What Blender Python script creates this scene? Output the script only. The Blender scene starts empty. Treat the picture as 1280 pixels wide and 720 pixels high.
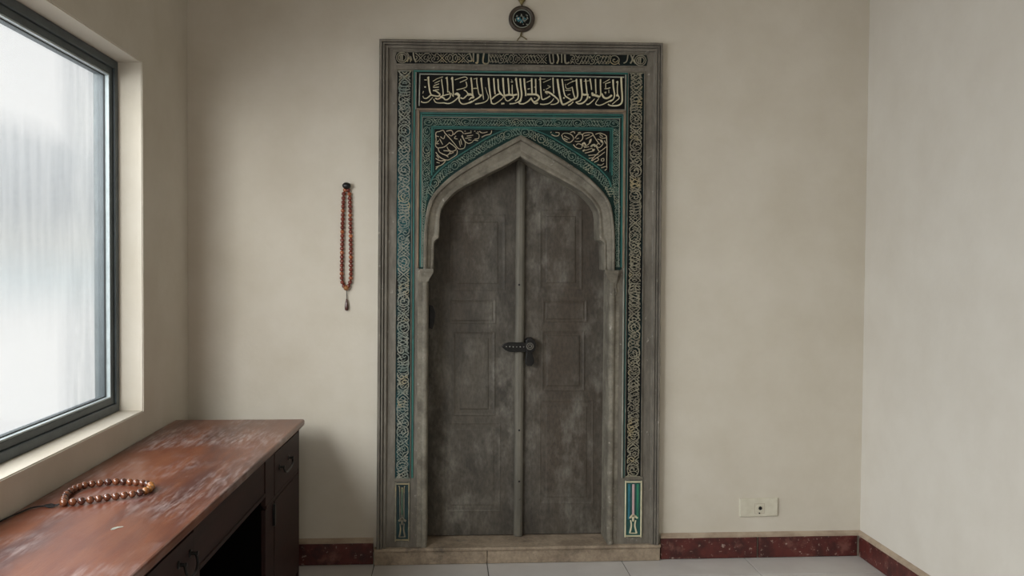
import bpy, bmesh, math, random
from mathutils import Vector, Matrix
from mathutils.geometry import tessellate_polygon

C = bpy.context.scene.collection
PI = math.pi

# ------------------------------------------------------------------ camera
F = 1100.0
YAW, PITCH, ROLL = 0.0734316851, -0.0276803223, 0.00747558583
CAM = Vector((-0.381673382, -F / 242.0, 1.565))
XL, XR = -1.695, 1.854
ZD = 0.796
fw = Vector((math.sin(YAW) * math.cos(PITCH), math.cos(YAW) * math.cos(PITCH), math.sin(PITCH)))
rt = Vector((math.cos(YAW), -math.sin(YAW), 0))
up = rt.cross(fw)
c_, s_ = math.cos(ROLL), math.sin(ROLL)
rt, up = c_ * rt + s_ * up, -s_ * rt + c_ * up
cam_d = bpy.data.cameras.new('camera')
cam_d.sensor_width = 36
cam_d.lens = F / 1280 * 36
cam_d.clip_start = 0.05
cam = bpy.data.objects.new('camera', cam_d)
C.objects.link(cam)
cam.matrix_world = Matrix(((rt.x, up.x, -fw.x, CAM.x), (rt.y, up.y, -fw.y, CAM.y),
                           (rt.z, up.z, -fw.z, CAM.z), (0, 0, 0, 1)))
bpy.context.scene.camera = cam


def W(px, py, y=0.0):
    """survey point of the photograph -> (x, z) on the vertical plane at depth y"""
    d = rt * ((px - 640) / F) + up * ((360 - py) / F) + fw
    t = (y - CAM.y) / d.y
    p = CAM + d * t
    return (p.x, p.z)


# ------------------------------------------------------------------ materials
def lin(c):
    r = []
    for v in c[:3]:
        v = v / 255.0
        r.append(v / 12.92 if v <= 0.04045 else ((v + 0.055) / 1.055) ** 2.4)
    return (r[0], r[1], r[2], 1)


def mat(name, base, alt=None, scale=6, rough=0.7, bump=0.0, bscale=None, metal=0.0, spec=0.5,
        stretch=(1, 1, 1), lo=0.4, hi=0.62, spots=None, sp_lo=0.6, sp_hi=0.66, sp_scale=9, sp_stretch=(1, 1, 1),
        detail=8, coat=0, third=None, th_scale=1.6, th_lo=.45, th_hi=.65, sp_mask=None, grain=None):
    m = bpy.data.materials.new(name)
    m.use_nodes = True
    nt = m.node_tree
    N, L = nt.nodes, nt.links
    b = N['Principled BSDF']
    b.inputs['Base Color'].default_value = lin(base)
    b.inputs['Roughness'].default_value = rough
    b.inputs['Metallic'].default_value = metal
    b.inputs['Specular IOR Level'].default_value = spec
    b.inputs['Coat Weight'].default_value = coat
    geo = N.new('ShaderNodeNewGeometry')

    def noise(sc, st, det=detail, off=0):
        mp = N.new('ShaderNodeMapping')
        mp.inputs['Scale'].default_value = st
        mp.inputs['Location'].default_value = (off, off * 1.7, off * .3)
        L.new(geo.outputs['Position'], mp.inputs['Vector'])
        n = N.new('ShaderNodeTexNoise')
        n.inputs['Scale'].default_value = sc
        n.inputs['Detail'].default_value = det
        n.inputs['Roughness'].default_value = 0.62
        L.new(mp.outputs[0], n.inputs['Vector'])
        return n

    def ramp(n, lo, hi):
        r = N.new('ShaderNodeMapRange')
        r.inputs['From Min'].default_value = lo
        r.inputs['From Max'].default_value = hi
        r.clamp = True
        L.new(n.outputs['Fac'], r.inputs['Value'])
        return r

    def mix(fac, a, bcol):
        mx = N.new('ShaderNodeMix')
        mx.data_type = 'RGBA'
        L.new(fac.outputs[0], mx.inputs[0])
        if isinstance(a, tuple):
            mx.inputs[6].default_value = a
        else:
            L.new(a, mx.inputs[6])
        mx.inputs[7].default_value = bcol
        return mx.outputs[2]
    col = lin(base)
    if alt:
        col = mix(ramp(noise(scale, stretch), lo, hi), col, lin(alt))
    if third:
        col = mix(ramp(noise(th_scale, stretch, off=7.3), th_lo, th_hi), col, lin(third))
    if spots:
        fac = ramp(noise(sp_scale, sp_stretch, off=3.1), sp_lo, sp_hi)
        if sp_mask:
            mk = ramp(noise(sp_mask[0], sp_mask[3] if len(sp_mask) > 3 else (1, 1, 1), 3, off=5.7), sp_mask[1], sp_mask[2])
            mu = N.new('ShaderNodeMath')
            mu.operation = 'MULTIPLY'
            L.new(fac.outputs[0], mu.inputs[0])
            L.new(mk.outputs[0], mu.inputs[1])
            fac = mu
        col = mix(fac, col, lin(spots))
    if grain:
        g = ramp(noise(grain[0], grain[2] if len(grain) > 2 else (1, 1, 1), 6, off=9.1), .35, .65)
        g.inputs['To Min'].default_value = 1 - grain[1]
        g.inputs['To Max'].default_value = 1 + grain[1]
        vm = N.new('ShaderNodeVectorMath')
        vm.operation = 'SCALE'
        if isinstance(col, tuple):
            vm.inputs[0].default_value = col[:3]
        else:
            L.new(col, vm.inputs[0])
        L.new(g.outputs[0], vm.inputs['Scale'])
        col = vm.outputs[0]
    if not isinstance(col, tuple):
        L.new(col, b.inputs['Base Color'])
    if bump:
        bn = N.new('ShaderNodeBump')
        bn.inputs['Strength'].default_value = bump
        bn.inputs['Distance'].default_value = 0.004
        L.new(noise(bscale or scale * 4, stretch, off=1.1).outputs['Fac'], bn.inputs['Height'])
        L.new(bn.outputs[0], b.inputs['Normal'])
    return m


M = {}
M['wall'] = mat('cream_paint', (205, 198, 185), (196, 188, 173), 3, 0.85, 0.25, 40, lo=.35, hi=.7, spec=.2)
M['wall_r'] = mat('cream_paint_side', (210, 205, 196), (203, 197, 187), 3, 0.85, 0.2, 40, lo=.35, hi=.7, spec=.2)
M['ceiling'] = mat('ceiling_paint', (205, 198, 185), rough=.9)
M['tile'] = mat('floor_tile', (198, 195, 192), (186, 182, 179), 5, 0.35, 0.03, 30, lo=.3, hi=.7)
M['grout'] = mat('grout', (84, 80, 76), rough=.9)
M['marble'] = mat('red_marble', (88, 36, 31), (60, 24, 22), 14, 0.5, 0.06, 60, third=(112, 70, 62), th_scale=7, th_lo=.56, th_hi=.66, spots=(160, 140, 130), sp_lo=.61, sp_hi=.68,
                  sp_scale=44)
M['baselip'] = mat('stained_plaster', (172, 156, 136), (150, 132, 114), 8, 0.9, 0.2)
M['stone'] = mat('weathered_grey_wood', (116, 110, 100), (92, 86, 77), 7, 0.75, 0.35, 45, spots=(150, 146, 136),
                 sp_lo=.64, sp_hi=.72, sp_scale=30, stretch=(1, 1, .35), grain=(60, .14, (1, 1, .3)))
M['stone_l'] = mat('pale_grey_stone', (126, 120, 107), (94, 88, 77), 9, 0.75, 0.4, 50, spots=(160, 155, 145),
                   sp_lo=.62, sp_hi=.72, sp_scale=24, grain=(70, .12))
M['threshold'] = mat('worn_threshold_stone', (158, 142, 122), (128, 113, 96), 7, 0.8, 0.35, 50, spots=(84, 76, 68),
                     sp_lo=.58, sp_hi=.75, sp_scale=9, grain=(70, .15))
M['door'] = mat('weathered_door_paint', (79, 73, 64), (60, 55, 48), 6, 0.7, 0.4, 70, stretch=(1, 1, .4), lo=.42, hi=.62,
                third=(68, 59, 49), th_scale=1.8, th_lo=.5, th_hi=.66, spots=(111, 106, 97), sp_lo=.44, sp_hi=.70,
                sp_scale=10, sp_stretch=(1.2, 1, .7), sp_mask=(2.7, .42, .58, (1.4, 1, .55)), detail=15, grain=(75, .22, (1, 1, .5)))
M['strip'] = mat('door_strip_paint', (112, 107, 96), (88, 84, 75), 9, 0.7, 0.35, 60, stretch=(1, 1, .25),
                 spots=(58, 52, 46), sp_lo=.69, sp_hi=.73, sp_scale=22)
M['black'] = mat('black_panel', (14, 13, 13), (20, 21, 20), 12, 0.7, .1, spec=.15)
M['bandbg'] = mat('dark_band_ground', (20, 22, 22), (24, 38, 38), 2.2, 0.7, .15, 40, lo=.5, hi=.62, spec=.15)
M['tealbg'] = mat('dark_teal_ground', (22, 50, 45), (17, 36, 36), 9, 0.65, .15, 40, spec=.2, spots=(44, 92, 84), sp_lo=.6, sp_hi=.7, sp_scale=14)
M['teal'] = mat('teal_paint', (36, 90, 85), (46, 104, 94), 6, 0.6, .15, 40, spots=(30, 72, 72), sp_lo=.58, sp_hi=.7, sp_scale=16)
M['tealdark'] = mat('deep_teal_paint', (24, 66, 64), (34, 84, 78), 7, 0.55, .1)
M['navy'] = mat('dark_blue_green_enamel', (18, 36, 40), (22, 52, 54), 9, 0.55, .1)
M['tan'] = mat('tan_wood', (136, 116, 94), (112, 98, 82), 11, 0.7, .2, 50)
M['cream'] = mat('cream_lettering', (214, 206, 176), (194, 184, 152), 14, 0.6, .1, spots=(210, 178, 150), sp_lo=.62, sp_hi=.7, sp_scale=11)
M['gold'] = mat('dull_gold_relief', (146, 140, 120), (116, 110, 96), 14, 0.6, .1, spots=(164, 150, 116), sp_lo=.56, sp_hi=.62, sp_scale=7)
M['greyrel'] = mat('pale_grey_relief', (152, 150, 136), (112, 124, 116), 14, 0.6, .1, spots=(160, 150, 122), sp_lo=.56, sp_hi=.62, sp_scale=7)
M['bandteal'] = mat('teal_stained_band_ground', (22, 27, 27), (34, 78, 82), 2.3, 0.7, .15, 40, lo=.46, hi=.58, spec=.2)
M['silver'] = mat('grey_green_relief', (126, 138, 122), (92, 116, 106), 14, 0.6, .1, spots=(150, 150, 128), sp_lo=.56, sp_hi=.64, sp_scale=8)
M['spand'] = mat('tan_lettering', (192, 176, 150), (172, 164, 138), 14, 0.6, .1)
M['paleline'] = mat('pale_line', (160, 160, 148), (130, 134, 124), 12, 0.6)
M['pink'] = mat('pink_enamel', (190, 160, 160), rough=.5)
M['blue'] = mat('teal_blue_enamel', (52, 118, 130), (40, 90, 110), 12, rough=.5)
M['green'] = mat('green_enamel', (48, 120, 92), (40, 96, 80), 12, rough=.5)
M['iron'] = mat('black_iron', (20, 19, 19), (32, 30, 29), 30, 0.4, .1, metal=.4)
M['steel'] = mat('worn_steel', (176, 174, 168), (120, 118, 112), 60, 0.3, metal=.9)
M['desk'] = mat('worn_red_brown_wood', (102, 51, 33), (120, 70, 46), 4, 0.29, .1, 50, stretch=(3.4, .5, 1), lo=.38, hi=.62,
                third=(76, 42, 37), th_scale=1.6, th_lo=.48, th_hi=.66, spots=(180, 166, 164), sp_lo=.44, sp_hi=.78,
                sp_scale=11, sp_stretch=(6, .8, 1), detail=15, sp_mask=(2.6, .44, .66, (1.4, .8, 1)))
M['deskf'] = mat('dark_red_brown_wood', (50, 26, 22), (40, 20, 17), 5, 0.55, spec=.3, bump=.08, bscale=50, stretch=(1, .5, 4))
M['deskin'] = mat('desk_inside_shade', (8, 6, 5), rough=.9, spec=.1)  # near-black colour paints in the shade of the knee-hole
M['bead'] = mat('brown_wooden_bead', (112, 64, 38), (86, 46, 29), 30, 0.22, coat=.6)
M['bead2'] = mat('dark_wooden_bead', (76, 40, 29), (58, 31, 24), 30, 0.22, coat=.6)
M['bead3'] = mat('golden_wooden_bead', (150, 100, 52), (126, 76, 40), 30, 0.25, coat=.35)
M['rbead'] = mat('red_brown_bead', (118, 46, 26), (94, 32, 20), 50, 0.2, coat=.5)
M['rbead2'] = mat('amber_bead', (160, 88, 44), (124, 54, 28), 50, 0.2, coat=.5)
M['cord'] = mat('black_cord', (22, 18, 17), rough=.8)
M['pend'] = mat('dark_wood_pendant', (66, 26, 20), rough=.25, coat=.4)
M['bronze'] = mat('dark_bronze', (74, 64, 54), (58, 49, 42), 20, .5, .1, metal=.2)
M['brass'] = mat('tarnished_brass', (126, 112, 66), (84, 72, 42), 50, .45, metal=.4)
M['plastic'] = mat('ivory_plastic', (206, 201, 184), (198, 192, 174), 20, .35)
M['hole'] = mat('socket_hole', (14, 12, 10), rough=.8)
M['alu'] = mat('grey_window_paint', (70, 79, 82), (60, 68, 71), 10, .45, .05)
M['alul'] = mat('light_grey_bead_strip', (176, 186, 188), (160, 170, 172), 10, .4)
M['gasket'] = mat('black_gasket', (28, 32, 34), rough=.6)


def glass_mat():
    m = bpy.data.materials.new('fogged_glass')
    m.use_nodes = True
    nt = m.node_tree
    N, L = nt.nodes, nt.links
    N.clear()
    out = N.new('ShaderNodeOutputMaterial')
    geo = N.new('ShaderNodeNewGeometry')

    def noise(sc, st, det=6, rough=.6):
        mp = N.new('ShaderNodeMapping')
        mp.inputs['Scale'].default_value = st
        L.new(geo.outputs['Position'], mp.inputs['Vector'])
        n = N.new('ShaderNodeTexNoise')
        n.inputs['Scale'].default_value = sc
        n.inputs['Detail'].default_value = det
        n.inputs['Roughness'].default_value = rough
        L.new(mp.outputs[0], n.inputs['Vector'])
        return n.outputs['Fac']

    def mr(v, a, b, c, d):
        r = N.new('ShaderNodeMapRange')
        for k, x in zip(('From Min', 'From Max', 'To Min', 'To Max'), (a, b, c, d)):
            r.inputs[k].default_value = x
        L.new(v, r.inputs['Value'])
        return r.outputs[0]

    def mth(op, a, b):
        n = N.new('ShaderNodeMath')
        n.operation = op
        for i, x in enumerate((a, b)):
            if isinstance(x, (int, float)):
                n.inputs[i].default_value = x
            else:
                L.new(x, n.inputs[i])
        return n.outputs[0]
    sep = N.new('ShaderNodeSeparateXYZ')
    L.new(geo.outputs['Position'], sep.inputs[0])
    streak = noise(1, (1, 26, 2.2))
    fine = noise(1, (1, 110, 70), 5, .75)
    # where the condensation sits: near the far stile, and a belt above the middle
    side = mr(sep.outputs['Y'], -1.16, -.98, 0, 1)
    belt = mth('MULTIPLY', mr(sep.outputs['Z'], 2.08, 1.98, 0, 1), mr(sep.outputs['Z'], 1.25, 1.75, 0, 1))
    area = mth('MAXIMUM', mth('MULTIPLY', side, .85), mth('MULTIPLY', belt, .9))
    run = mth('MULTIPLY', mr(streak, .36, .62, 0, 1), mr(fine, .3, .6, .5, 1))
    fog = mth('MULTIPLY', area, mth('ADD', .28, mth('MULTIPLY', run, .75)))
    tr = N.new('ShaderNodeBsdfTransparent')
    mc = N.new('ShaderNodeMix')
    mc.data_type = 'RGBA'
    L.new(fog, mc.inputs[0])
    mc.inputs[6].default_value = (.97, .98, .98, 1)
    mc.inputs[7].default_value = (.74, .76, .77, 1)
    L.new(mc.outputs[2], tr.inputs['Color'])
    df = N.new('ShaderNodeBsdfTranslucent')
    df.inputs['Color'].default_value = (.8, .82, .84, 1)
    mx = N.new('ShaderNodeMixShader')
    L.new(mth('MULTIPLY', fog, .02), mx.inputs[0])
    L.new(tr.outputs[0], mx.inputs[1])
    L.new(df.outputs[0], mx.inputs[2])
    gl = N.new('ShaderNodeBsdfGlossy')
    gl.inputs['Roughness'].default_value = .12
    fr = N.new('ShaderNodeFresnel')
    fr.inputs['IOR'].default_value = 1.3
    mx2 = N.new('ShaderNodeMixShader')
    L.new(mth('MULTIPLY', fr.outputs[0], .5), mx2.inputs[0])
    L.new(mx.outputs[0], mx2.inputs[1])
    L.new(gl.outputs[0], mx2.inputs[2])
    L.new(mx2.outputs[0], out.inputs['Surface'])
    return m


M['glass'] = glass_mat()


# ------------------------------------------------------------------ object helpers
def obj(name, bm, m, parent=None, smooth=False, bevel=0, label=None, autos=None):
    bmesh.ops.remove_doubles(bm, verts=bm.verts, dist=1e-6)
    bmesh.ops.recalc_face_normals(bm, faces=bm.faces)
    me = bpy.data.meshes.new(name)
    bm.to_mesh(me)
    bm.free()
    me.materials.append(M[m] if isinstance(m, str) else m)
    if smooth:
        for p in me.polygons:
            p.use_smooth = True
    o = bpy.data.objects.new(name, me)
    C.objects.link(o)
    if parent:
        o.parent = parent
        o.matrix_parent_inverse = Matrix.Translation(world_loc(parent)).inverted()
    if bevel:
        bv = o.modifiers.new('bevel', 'BEVEL')
        bv.width = bevel
        bv.segments = 2
        bv.limit_method = 'ANGLE'
        bv.angle_limit = math.radians(50)
    if label:
        o['label'] = label
    return o


def world_loc(o):
    l = Vector(o.location)
    p = o.parent
    if p is not None and o.matrix_parent_inverse != Matrix.Identity(4):
        return Vector((0, 0, 0))
    return l


def thing(name, label, cat, loc=(0, 0, 0), group=None):
    o = bpy.data.objects.new(name, None)
    C.objects.link(o)
    o.empty_display_size = .05
    o.location = loc
    o['label'] = label
    o['category'] = cat
    if group:
        o['group'] = group
    return o


def struct(name, bm, m, label=None, cat=None, **k):
    o = obj(name, bm, m, **k)
    o['kind'] = 'structure'
    if label:
        o['label'] = label
    if cat:
        o['category'] = cat
    return o


def box(bm, x0, x1, y0, y1, z0, z1):
    vs = [bm.verts.new((x, y, z)) for z in (z0, z1) for x, y in ((x0, y0), (x1, y0), (x1, y1), (x0, y1))]
    for f in ((0, 1, 2, 3), (4, 7, 6, 5), (0, 4, 5, 1), (1, 5, 6, 2), (2, 6, 7, 3), (3, 7, 4, 0)):
        bm.faces.new([vs[i] for i in f])
    return vs


def prism(bm, pts, yf, yb, inset=0):
    """solid from an (x, z) outline; front at depth yf, back at yb"""
    P = [Vector((p[0], p[1], 0)) for p in pts]
    a = [bm.verts.new((p.x, yf, p.y)) for p in P]
    b = [bm.verts.new((p.x, yb, p.y)) for p in P]
    for t in tessellate_polygon([P]):
        bm.faces.new([a[i] for i in t])
        bm.faces.new([b[i] for i in reversed(t)])
    n = len(P)
    for i in range(n):
        bm.faces.new((a[i], b[i], b[(i + 1) % n], a[(i + 1) % n]))


def loft(bm, paths, closed=False):
    """skin between equally long 3-D point lists"""
    rows = [[bm.verts.new(p) for p in path] for path in paths]
    for r0, r1 in zip(rows, rows[1:]):
        n = len(r0)
        for i in range(n if closed else n - 1):
            j = (i + 1) % n
            bm.faces.new((r0[i], r0[j], r1[j], r1[i]))
    return rows


def resample(pts, n):
    ds = [0]
    for a, b in zip(pts, pts[1:]):
        ds.append(ds[-1] + math.dist(a, b))
    out = []
    k = 0
    for i in range(n):
        s = ds[-1] * i / (n - 1)
        while k < len(pts) - 2 and ds[k + 1] < s:
            k += 1
        t = (s - ds[k]) / max(1e-9, ds[k + 1] - ds[k])
        out.append(tuple(pts[k][j] + (pts[k + 1][j] - pts[k][j]) * t for j in range(len(pts[0]))))
    return out


def smooth_pts(pts, sub=5):
    if len(pts) < 3:
        return list(pts)
    out = []
    n = len(pts)
    for i in range(n - 1):
        p0 = pts[max(0, i - 1)]
        p1, p2 = pts[i], pts[i + 1]
        p3 = pts[min(n - 1, i + 2)]
        for k in range(sub):
            t = k / sub
            out.append(tuple(.5 * (2 * p1[j] + (p2[j] - p0[j]) * t + (2 * p0[j] - 5 * p1[j] + 4 * p2[j] - p3[j]) * t * t
                                   + (3 * p1[j] - p0[j] - 3 * p2[j] + p3[j]) * t ** 3) for j in range(len(p1))))
    out.append(tuple(pts[-1]))
    return out


def ribbon(bm, pts, w0, w1, yf, yb, sub=5, pen=None):
    """raised stroke along (x, z) points, tapering from width w0 to w1"""
    P = smooth_pts(pts, sub)
    n = len(P)
    if n < 2:
        return
    rows = []
    for i, p in enumerate(P):
        a, b = P[max(0, i - 1)], P[min(n - 1, i + 1)]
        d = Vector((b[0] - a[0], b[1] - a[1]))
        if d.length < 1e-9:
            d = Vector((1, 0))
        d.normalize()
        nv = Vector((-d.y, d.x))
        t = i / (n - 1)
        w = (w0 + (w1 - w0) * t) / 2
        if pen:
            w *= pen
        q = w * .62
        rows.append([bm.verts.new((p[0] + nv.x * k, yy, p[1] + nv.y * k)) for k, yy in ((-w, yb), (-q, yf), (q, yf), (w, yb))])
    for r0, r1 in zip(rows, rows[1:]):
        for i in range(3):
            bm.faces.new((r0[i], r0[i + 1], r1[i + 1], r1[i]))
    bm.faces.new(rows[0][::-1])
    bm.faces.new(rows[-1])


def tube(bm, pts, r, seg=8, sub=5, r1=None):
    P = [Vector(p) for p in smooth_pts([tuple(p) for p in pts], sub)]
    n = len(P)
    rows = []
    ref = Vector((0, 0, 1))
    for i, p in enumerate(P):
        d = (P[min(n - 1, i + 1)] - P[max(0, i - 1)]).normalized()
        u = d.cross(ref)
        if u.length < .1:
            u = d.cross(Vector((1, 0, 0)))
        u.normalize()
        v = d.cross(u)
        rr = r if r1 is None else r + (r1 - r) * i / (n - 1)
        rows.append([bm.verts.new(p + (u * math.cos(2 * PI * k / seg) + v * math.sin(2 * PI * k / seg)) * rr) for k in range(seg)])
    for a, b in zip(rows, rows[1:]):
        for k in range(seg):
            bm.faces.new((a[k], a[(k + 1) % seg], b[(k + 1) % seg], b[k]))
    bm.faces.new(rows[0][::-1])
    bm.faces.new(rows[-1])


def lathe(bm, prof, origin, axis='y', seg=32):
    """prof: (radius, distance along axis). axis 'y' points towards the viewer (-y), 'z' up"""
    ox, oy, oz = origin
    rows = []
    for r, h in prof:
        row = []
        for k in range(seg):
            a = 2 * PI * k / seg
            if axis == 'y':
                row.append(bm.verts.new((ox + r * math.cos(a), oy - h, oz + r * math.sin(a))))
            elif axis == 'x':
                row.append(bm.verts.new((ox + h, oy + r * math.cos(a), oz + r * math.sin(a))))
            else:
                row.append(bm.verts.new((ox + r * math.cos(a), oy + r * math.sin(a), oz + h)))
        rows.append(row)
    for a, b in zip(rows, rows[1:]):
        for k in range(seg):
            bm.faces.new((a[k], a[(k + 1) % seg], b[(k + 1) % seg], b[k]))
    for row in (rows[0], rows[-1]):
        try:
            bm.faces.new(row)
        except ValueError:
            pass


def B():
    return bmesh.new()


# ------------------------------------------------------------------ the room
YW = 0.03           # face of the back wall
ZC = 3.12
Y0 = -6.2
# back wall with a door hole
bm = B()
hx, hz = 0.60, 2.36
for (x0, x1, z0, z1) in ((XL - .25, -hx, -.12, ZC), (hx, XR + .2, -.12, ZC), (-hx, hx, hz, ZC)):
    box(bm, x0, x1, YW, YW + .30, z0, z1)
struct('wall_back', bm, 'wall')
bm = B()
box(bm, -hx, hx, YW + .275, YW + .30, 0, hz)
struct('light_block_behind_door', bm, 'deskin')  # unseen panel added to stop sky light leaking round the leaves
bm = B()
box(bm, XR, XR + .2, Y0, YW, -.12, ZC)
struct('wall_right', bm, 'wall_r')
bm = B()
box(bm, XL - .25, XR + .2, Y0 - .2, Y0, -.12, ZC)
struct('wall_front', bm, 'wall')
bm = B()
box(bm, XL - .25, XR + .2, Y0 - .2, YW + .3, ZC, ZC + .1)
struct('ceiling', bm, 'ceiling')

# left wall with the window opening
WY0, WY1, WZ0, WZ1 = -3.7, -.632, .915, 2.417
bm = B()


def ring(x):
    o = [bm.verts.new((x, y, z)) for y, z in ((Y0, -.12), (YW, -.12), (YW, ZC), (Y0, ZC))]
    i = [bm.verts.new((x, y, z)) for y, z in ((WY0, WZ0), (WY1, WZ0), (WY1, WZ1), (WY0, WZ1))]
    for k in range(4):
        bm.faces.new((o[k], o[(k + 1) % 4], i[(k + 1) % 4], i[k]))
    return o, i


o1, i1 = ring(XL)
o2, i2 = ring(XL - .17)
for k in range(4):
    bm.faces.new((i1[k], i1[(k + 1) % 4], i2[(k + 1) % 4], i2[k]))
    bm.faces.new((o1[k], o1[(k + 1) % 4], o2[(k + 1) % 4], o2[k]))
bmesh.ops.bevel(bm, geom=[e for e in bm.edges if all(v in i1 for v in e.verts)], offset=.004, segments=2, affect='EDGES')
struct('wall_left', bm, 'wall')

# floor tiles
bm = B()
box(bm, XL - .25, XR + .2, Y0 - .2, YW + .3, -.12, -.004)
struct('floor', bm, 'grout')
bm = B()
xs = [-2.4, -1.36, -.752, -.167, .545, 1.212, 1.98]
ys = [.1, -.232, -.88, -1.53, -2.18, -2.83, -3.48, -4.13, -4.78, -5.43, -6.08, -6.3]
for xa, xb in zip(xs, xs[1:]):
    for yb, ya in zip(ys, ys[1:]):
        box(bm, max(xa, XL - .2) + .0022, min(xb, XR + .15) - .0022, ya + .0022, yb - .0022, -.006, 0)
struct('floor_tiles', bm, 'tile', bevel=.0012)

# marble skirting
def skirting(name, segs, lab):
    root = None
    for (x0, x1, y0, y1) in segs:
        bm = B()
        box(bm, x0, x1, y0, y1, 0.002, .112)
        o = obj(name, bm, 'marble', bevel=.003)
        if root is None:
            root = o
        else:
            o.parent = root
            o.name = 'marble_tile'
    root['kind'] = 'structure'
    root['label'] = lab
    return root


PXL, PXR = W(467, 695)[0], W(825.5, 690)[0]
sk = skirting('baseboard_back_right', [(PXR + .004, W(947.5, 685)[0], .012, YW), (W(949.5, 685)[0], XR - .022, .012, YW)],
              'red marble skirting tiles right of the doorway')
skl = skirting('baseboard_back_left', [(XL + .002, PXL - .004, .012, YW)], 'red marble skirting left of the doorway')
skr = skirting('baseboard_right', [(XR - .016, XR, -1.02, .008), (XR - .016, XR, -2.04, -1.024), (XR - .016, XR, -3.1, -2.044)],
               'red marble skirting along the right wall')


def lip(name, pts):
    bm = B()
    loft(bm, pts)
    return obj(name, bm, 'baselip')


def lip_path(line, prof, nrm):
    out = []
    for d, z in prof:
        out.append([(p[0] + nrm[0] * d, p[1] + nrm[1] * d, z) for p in line])
    return out


PROF = [(0.0, .137), (.008, .131), (.0165, .124), (.017, .113), (0, .1125)]
for nm, par, line, nrm in (('plaster_lip', sk, [(PXR + .004, YW), (XR, YW)], (0, -1)),
                           ('plaster_lip', skl, [(XL, YW), (PXL - .004, YW)], (0, -1)),
                           ('plaster_lip', skr, [(XR, YW), (XR, -3.1)], (-1, 0))):
    o = lip(nm, lip_path(line, PROF, nrm))
    o.parent = par

# ------------------------------------------------------------------ window
win = thing('window_1', 'wide fogged window with grey painted frame above the desk', 'window', (XL - .1, (WY0 + WY1) / 2, WZ0))
win['kind'] = 'structure'


def wring(bm, x0, x1, o, i):
    """rectangular frame in the YZ plane; o and i are margins from the opening"""
    def r(x, m):
        return [bm.verts.new((x, y, z)) for y, z in ((WY0 + m, WZ0 + m), (WY1 - m, WZ0 + m), (WY1 - m, WZ1 - m), (WY0 + m, WZ1 - m))]
    loops = [r(x1, o), r(x1, i), r(x0, i), r(x0, o)]
    for k in range(4):
        a, b = loops[k], loops[(k + 1) % 4]
        for j in range(4):
            bm.faces.new((a[j], a[(j + 1) % 4], b[(j + 1) % 4], b[j]))


XF = XL - .10
bm = B(); wring(bm, XF - .09, XF, .001, .036); obj('window_frame', bm, 'alu', win, bevel=.003)
bm = B(); wring(bm, XF - .08, XF - .010, .037, .064); sash = obj('sash', bm, 'alu', win, bevel=.002)
bm = B(); wring(bm, XF - .034, XF - .0125, .0645, .071); obj('glazing_bead', bm, 'alul', sash, bevel=.001)
bm = B(); wring(bm, XF - .036, XF - .030, .0655, .0745); obj('gasket', bm, 'gasket', sash)
bm = B(); box(bm, XF - .044, XF - .038, WY0 + .06, WY1 - .06, WZ0 + .06, WZ1 - .06); obj('pane', bm, 'glass', win)

# ------------------------------------------------------------------ portal
portal = thing('portal_surround', 'tall grey carved doorway surround with teal panels, calligraphy and pointed arch', 'door surround', (0, 0, .09))
Z_TH = W(640, 687)[1]            # top of the threshold (about 9 cm)
Z_TH = .088


def TY(yt, px):                  # top edge height at a horizontal position
    return yt + (.014 - 5.2e-5 * (yt - 51)) * (px - 474)


def LX(xl, py):
    return xl - 3.6 * (py - 50) / 630


def RX(xr, py):
    return xr - 5.6 * (py - 50) / 630


def path3(xl, xr, yt, yb=None, y=0.0, n=1):
    """three-sided outline (left foot, corners, right foot) -> 3-D points"""
    yl = TY(yt, xl)
    yr = TY(yt, xr)
    b = [W(LX(xl, 690), 690), None, None, W(RX(xr, 690), 690)] if yb is None else [W(LX(xl, yb), yb), None, None, W(RX(xr, yb), yb)]
    b[1] = W(LX(xl, yl), yl)
    b[2] = W(RX(xr, yr), yr)
    z0 = Z_TH if yb is None else None
    pts = []
    for i, q in enumerate(b):
        z = q[1]
        if z0 is not None and i in (0, 3):
            z = z0
        pts.append((q[0], y, z))
    return pts


# outer moulding, three stepped ridges
prof = [(0, .029), (0, -.010), (.08, -.016), (.26, -.016), (.29, -.001), (.34, -.001), (.38, -.011), (.52, -.011), (.55, .004),
        (.61, .004), (.66, -.004), (.86, -.003), (.91, .010), (1.0, .0135)]
bm = B()
loft(bm, [path3(474.3 + 12.7 * t, 828.2 - 10.2 * t, 49.3 + 11.7 * t, None, y) for t, y in prof])
obj('outer_moulding', bm, 'stone', portal)

# arch curves (left halves, mirrored)
OL = [(529, 338), (529.2, 310), (530, 288), (532.5, 266), (536, 252), (541, 243), (547, 235.5), (555, 227.5), (564, 219.5), (575.5, 211.5),
      (588, 203.5), (601, 195.6), (615, 187.8), (630, 179.5), (641, 173.5), (651, 168.5)]
IL = [(536.5, 338), (541.5, 336), (542, 320), (542.3, 304), (543.5, 300.5), (548.5, 297.5), (549.2, 285), (549.8, 270), (551.5, 261),
      (556, 253), (562, 246), (571, 238), (585, 229.5), (599, 222.5), (613, 215.5), (628, 208), (641, 201), (651, 195)]
CX0 = W(651, 180)[0]


def half(pts, y=0.0):
    return [W(px, py, y) for px, py in pts]


def mirror(h):
    return h + [(2 * CX0 - p[0], p[1]) for p in reversed(h[:-1])]


NA = 72


def arch_n(pts, sm=True):
    h = half(pts)
    h[-1] = (CX0, h[-1][1])
    a = resample(h, NA)
    return a + [(2 * CX0 - p[0], p[1]) for p in reversed(a[:-1])]


AO = arch_n(smooth_pts(OL, 3))
AI = arch_n(IL)


def lerp_path(a, b, t, y):
    return [(p[0] + (q[0] - p[0]) * t, y, p[1] + (q[1] - p[1]) * t) for p, q in zip(a, b)]


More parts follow.
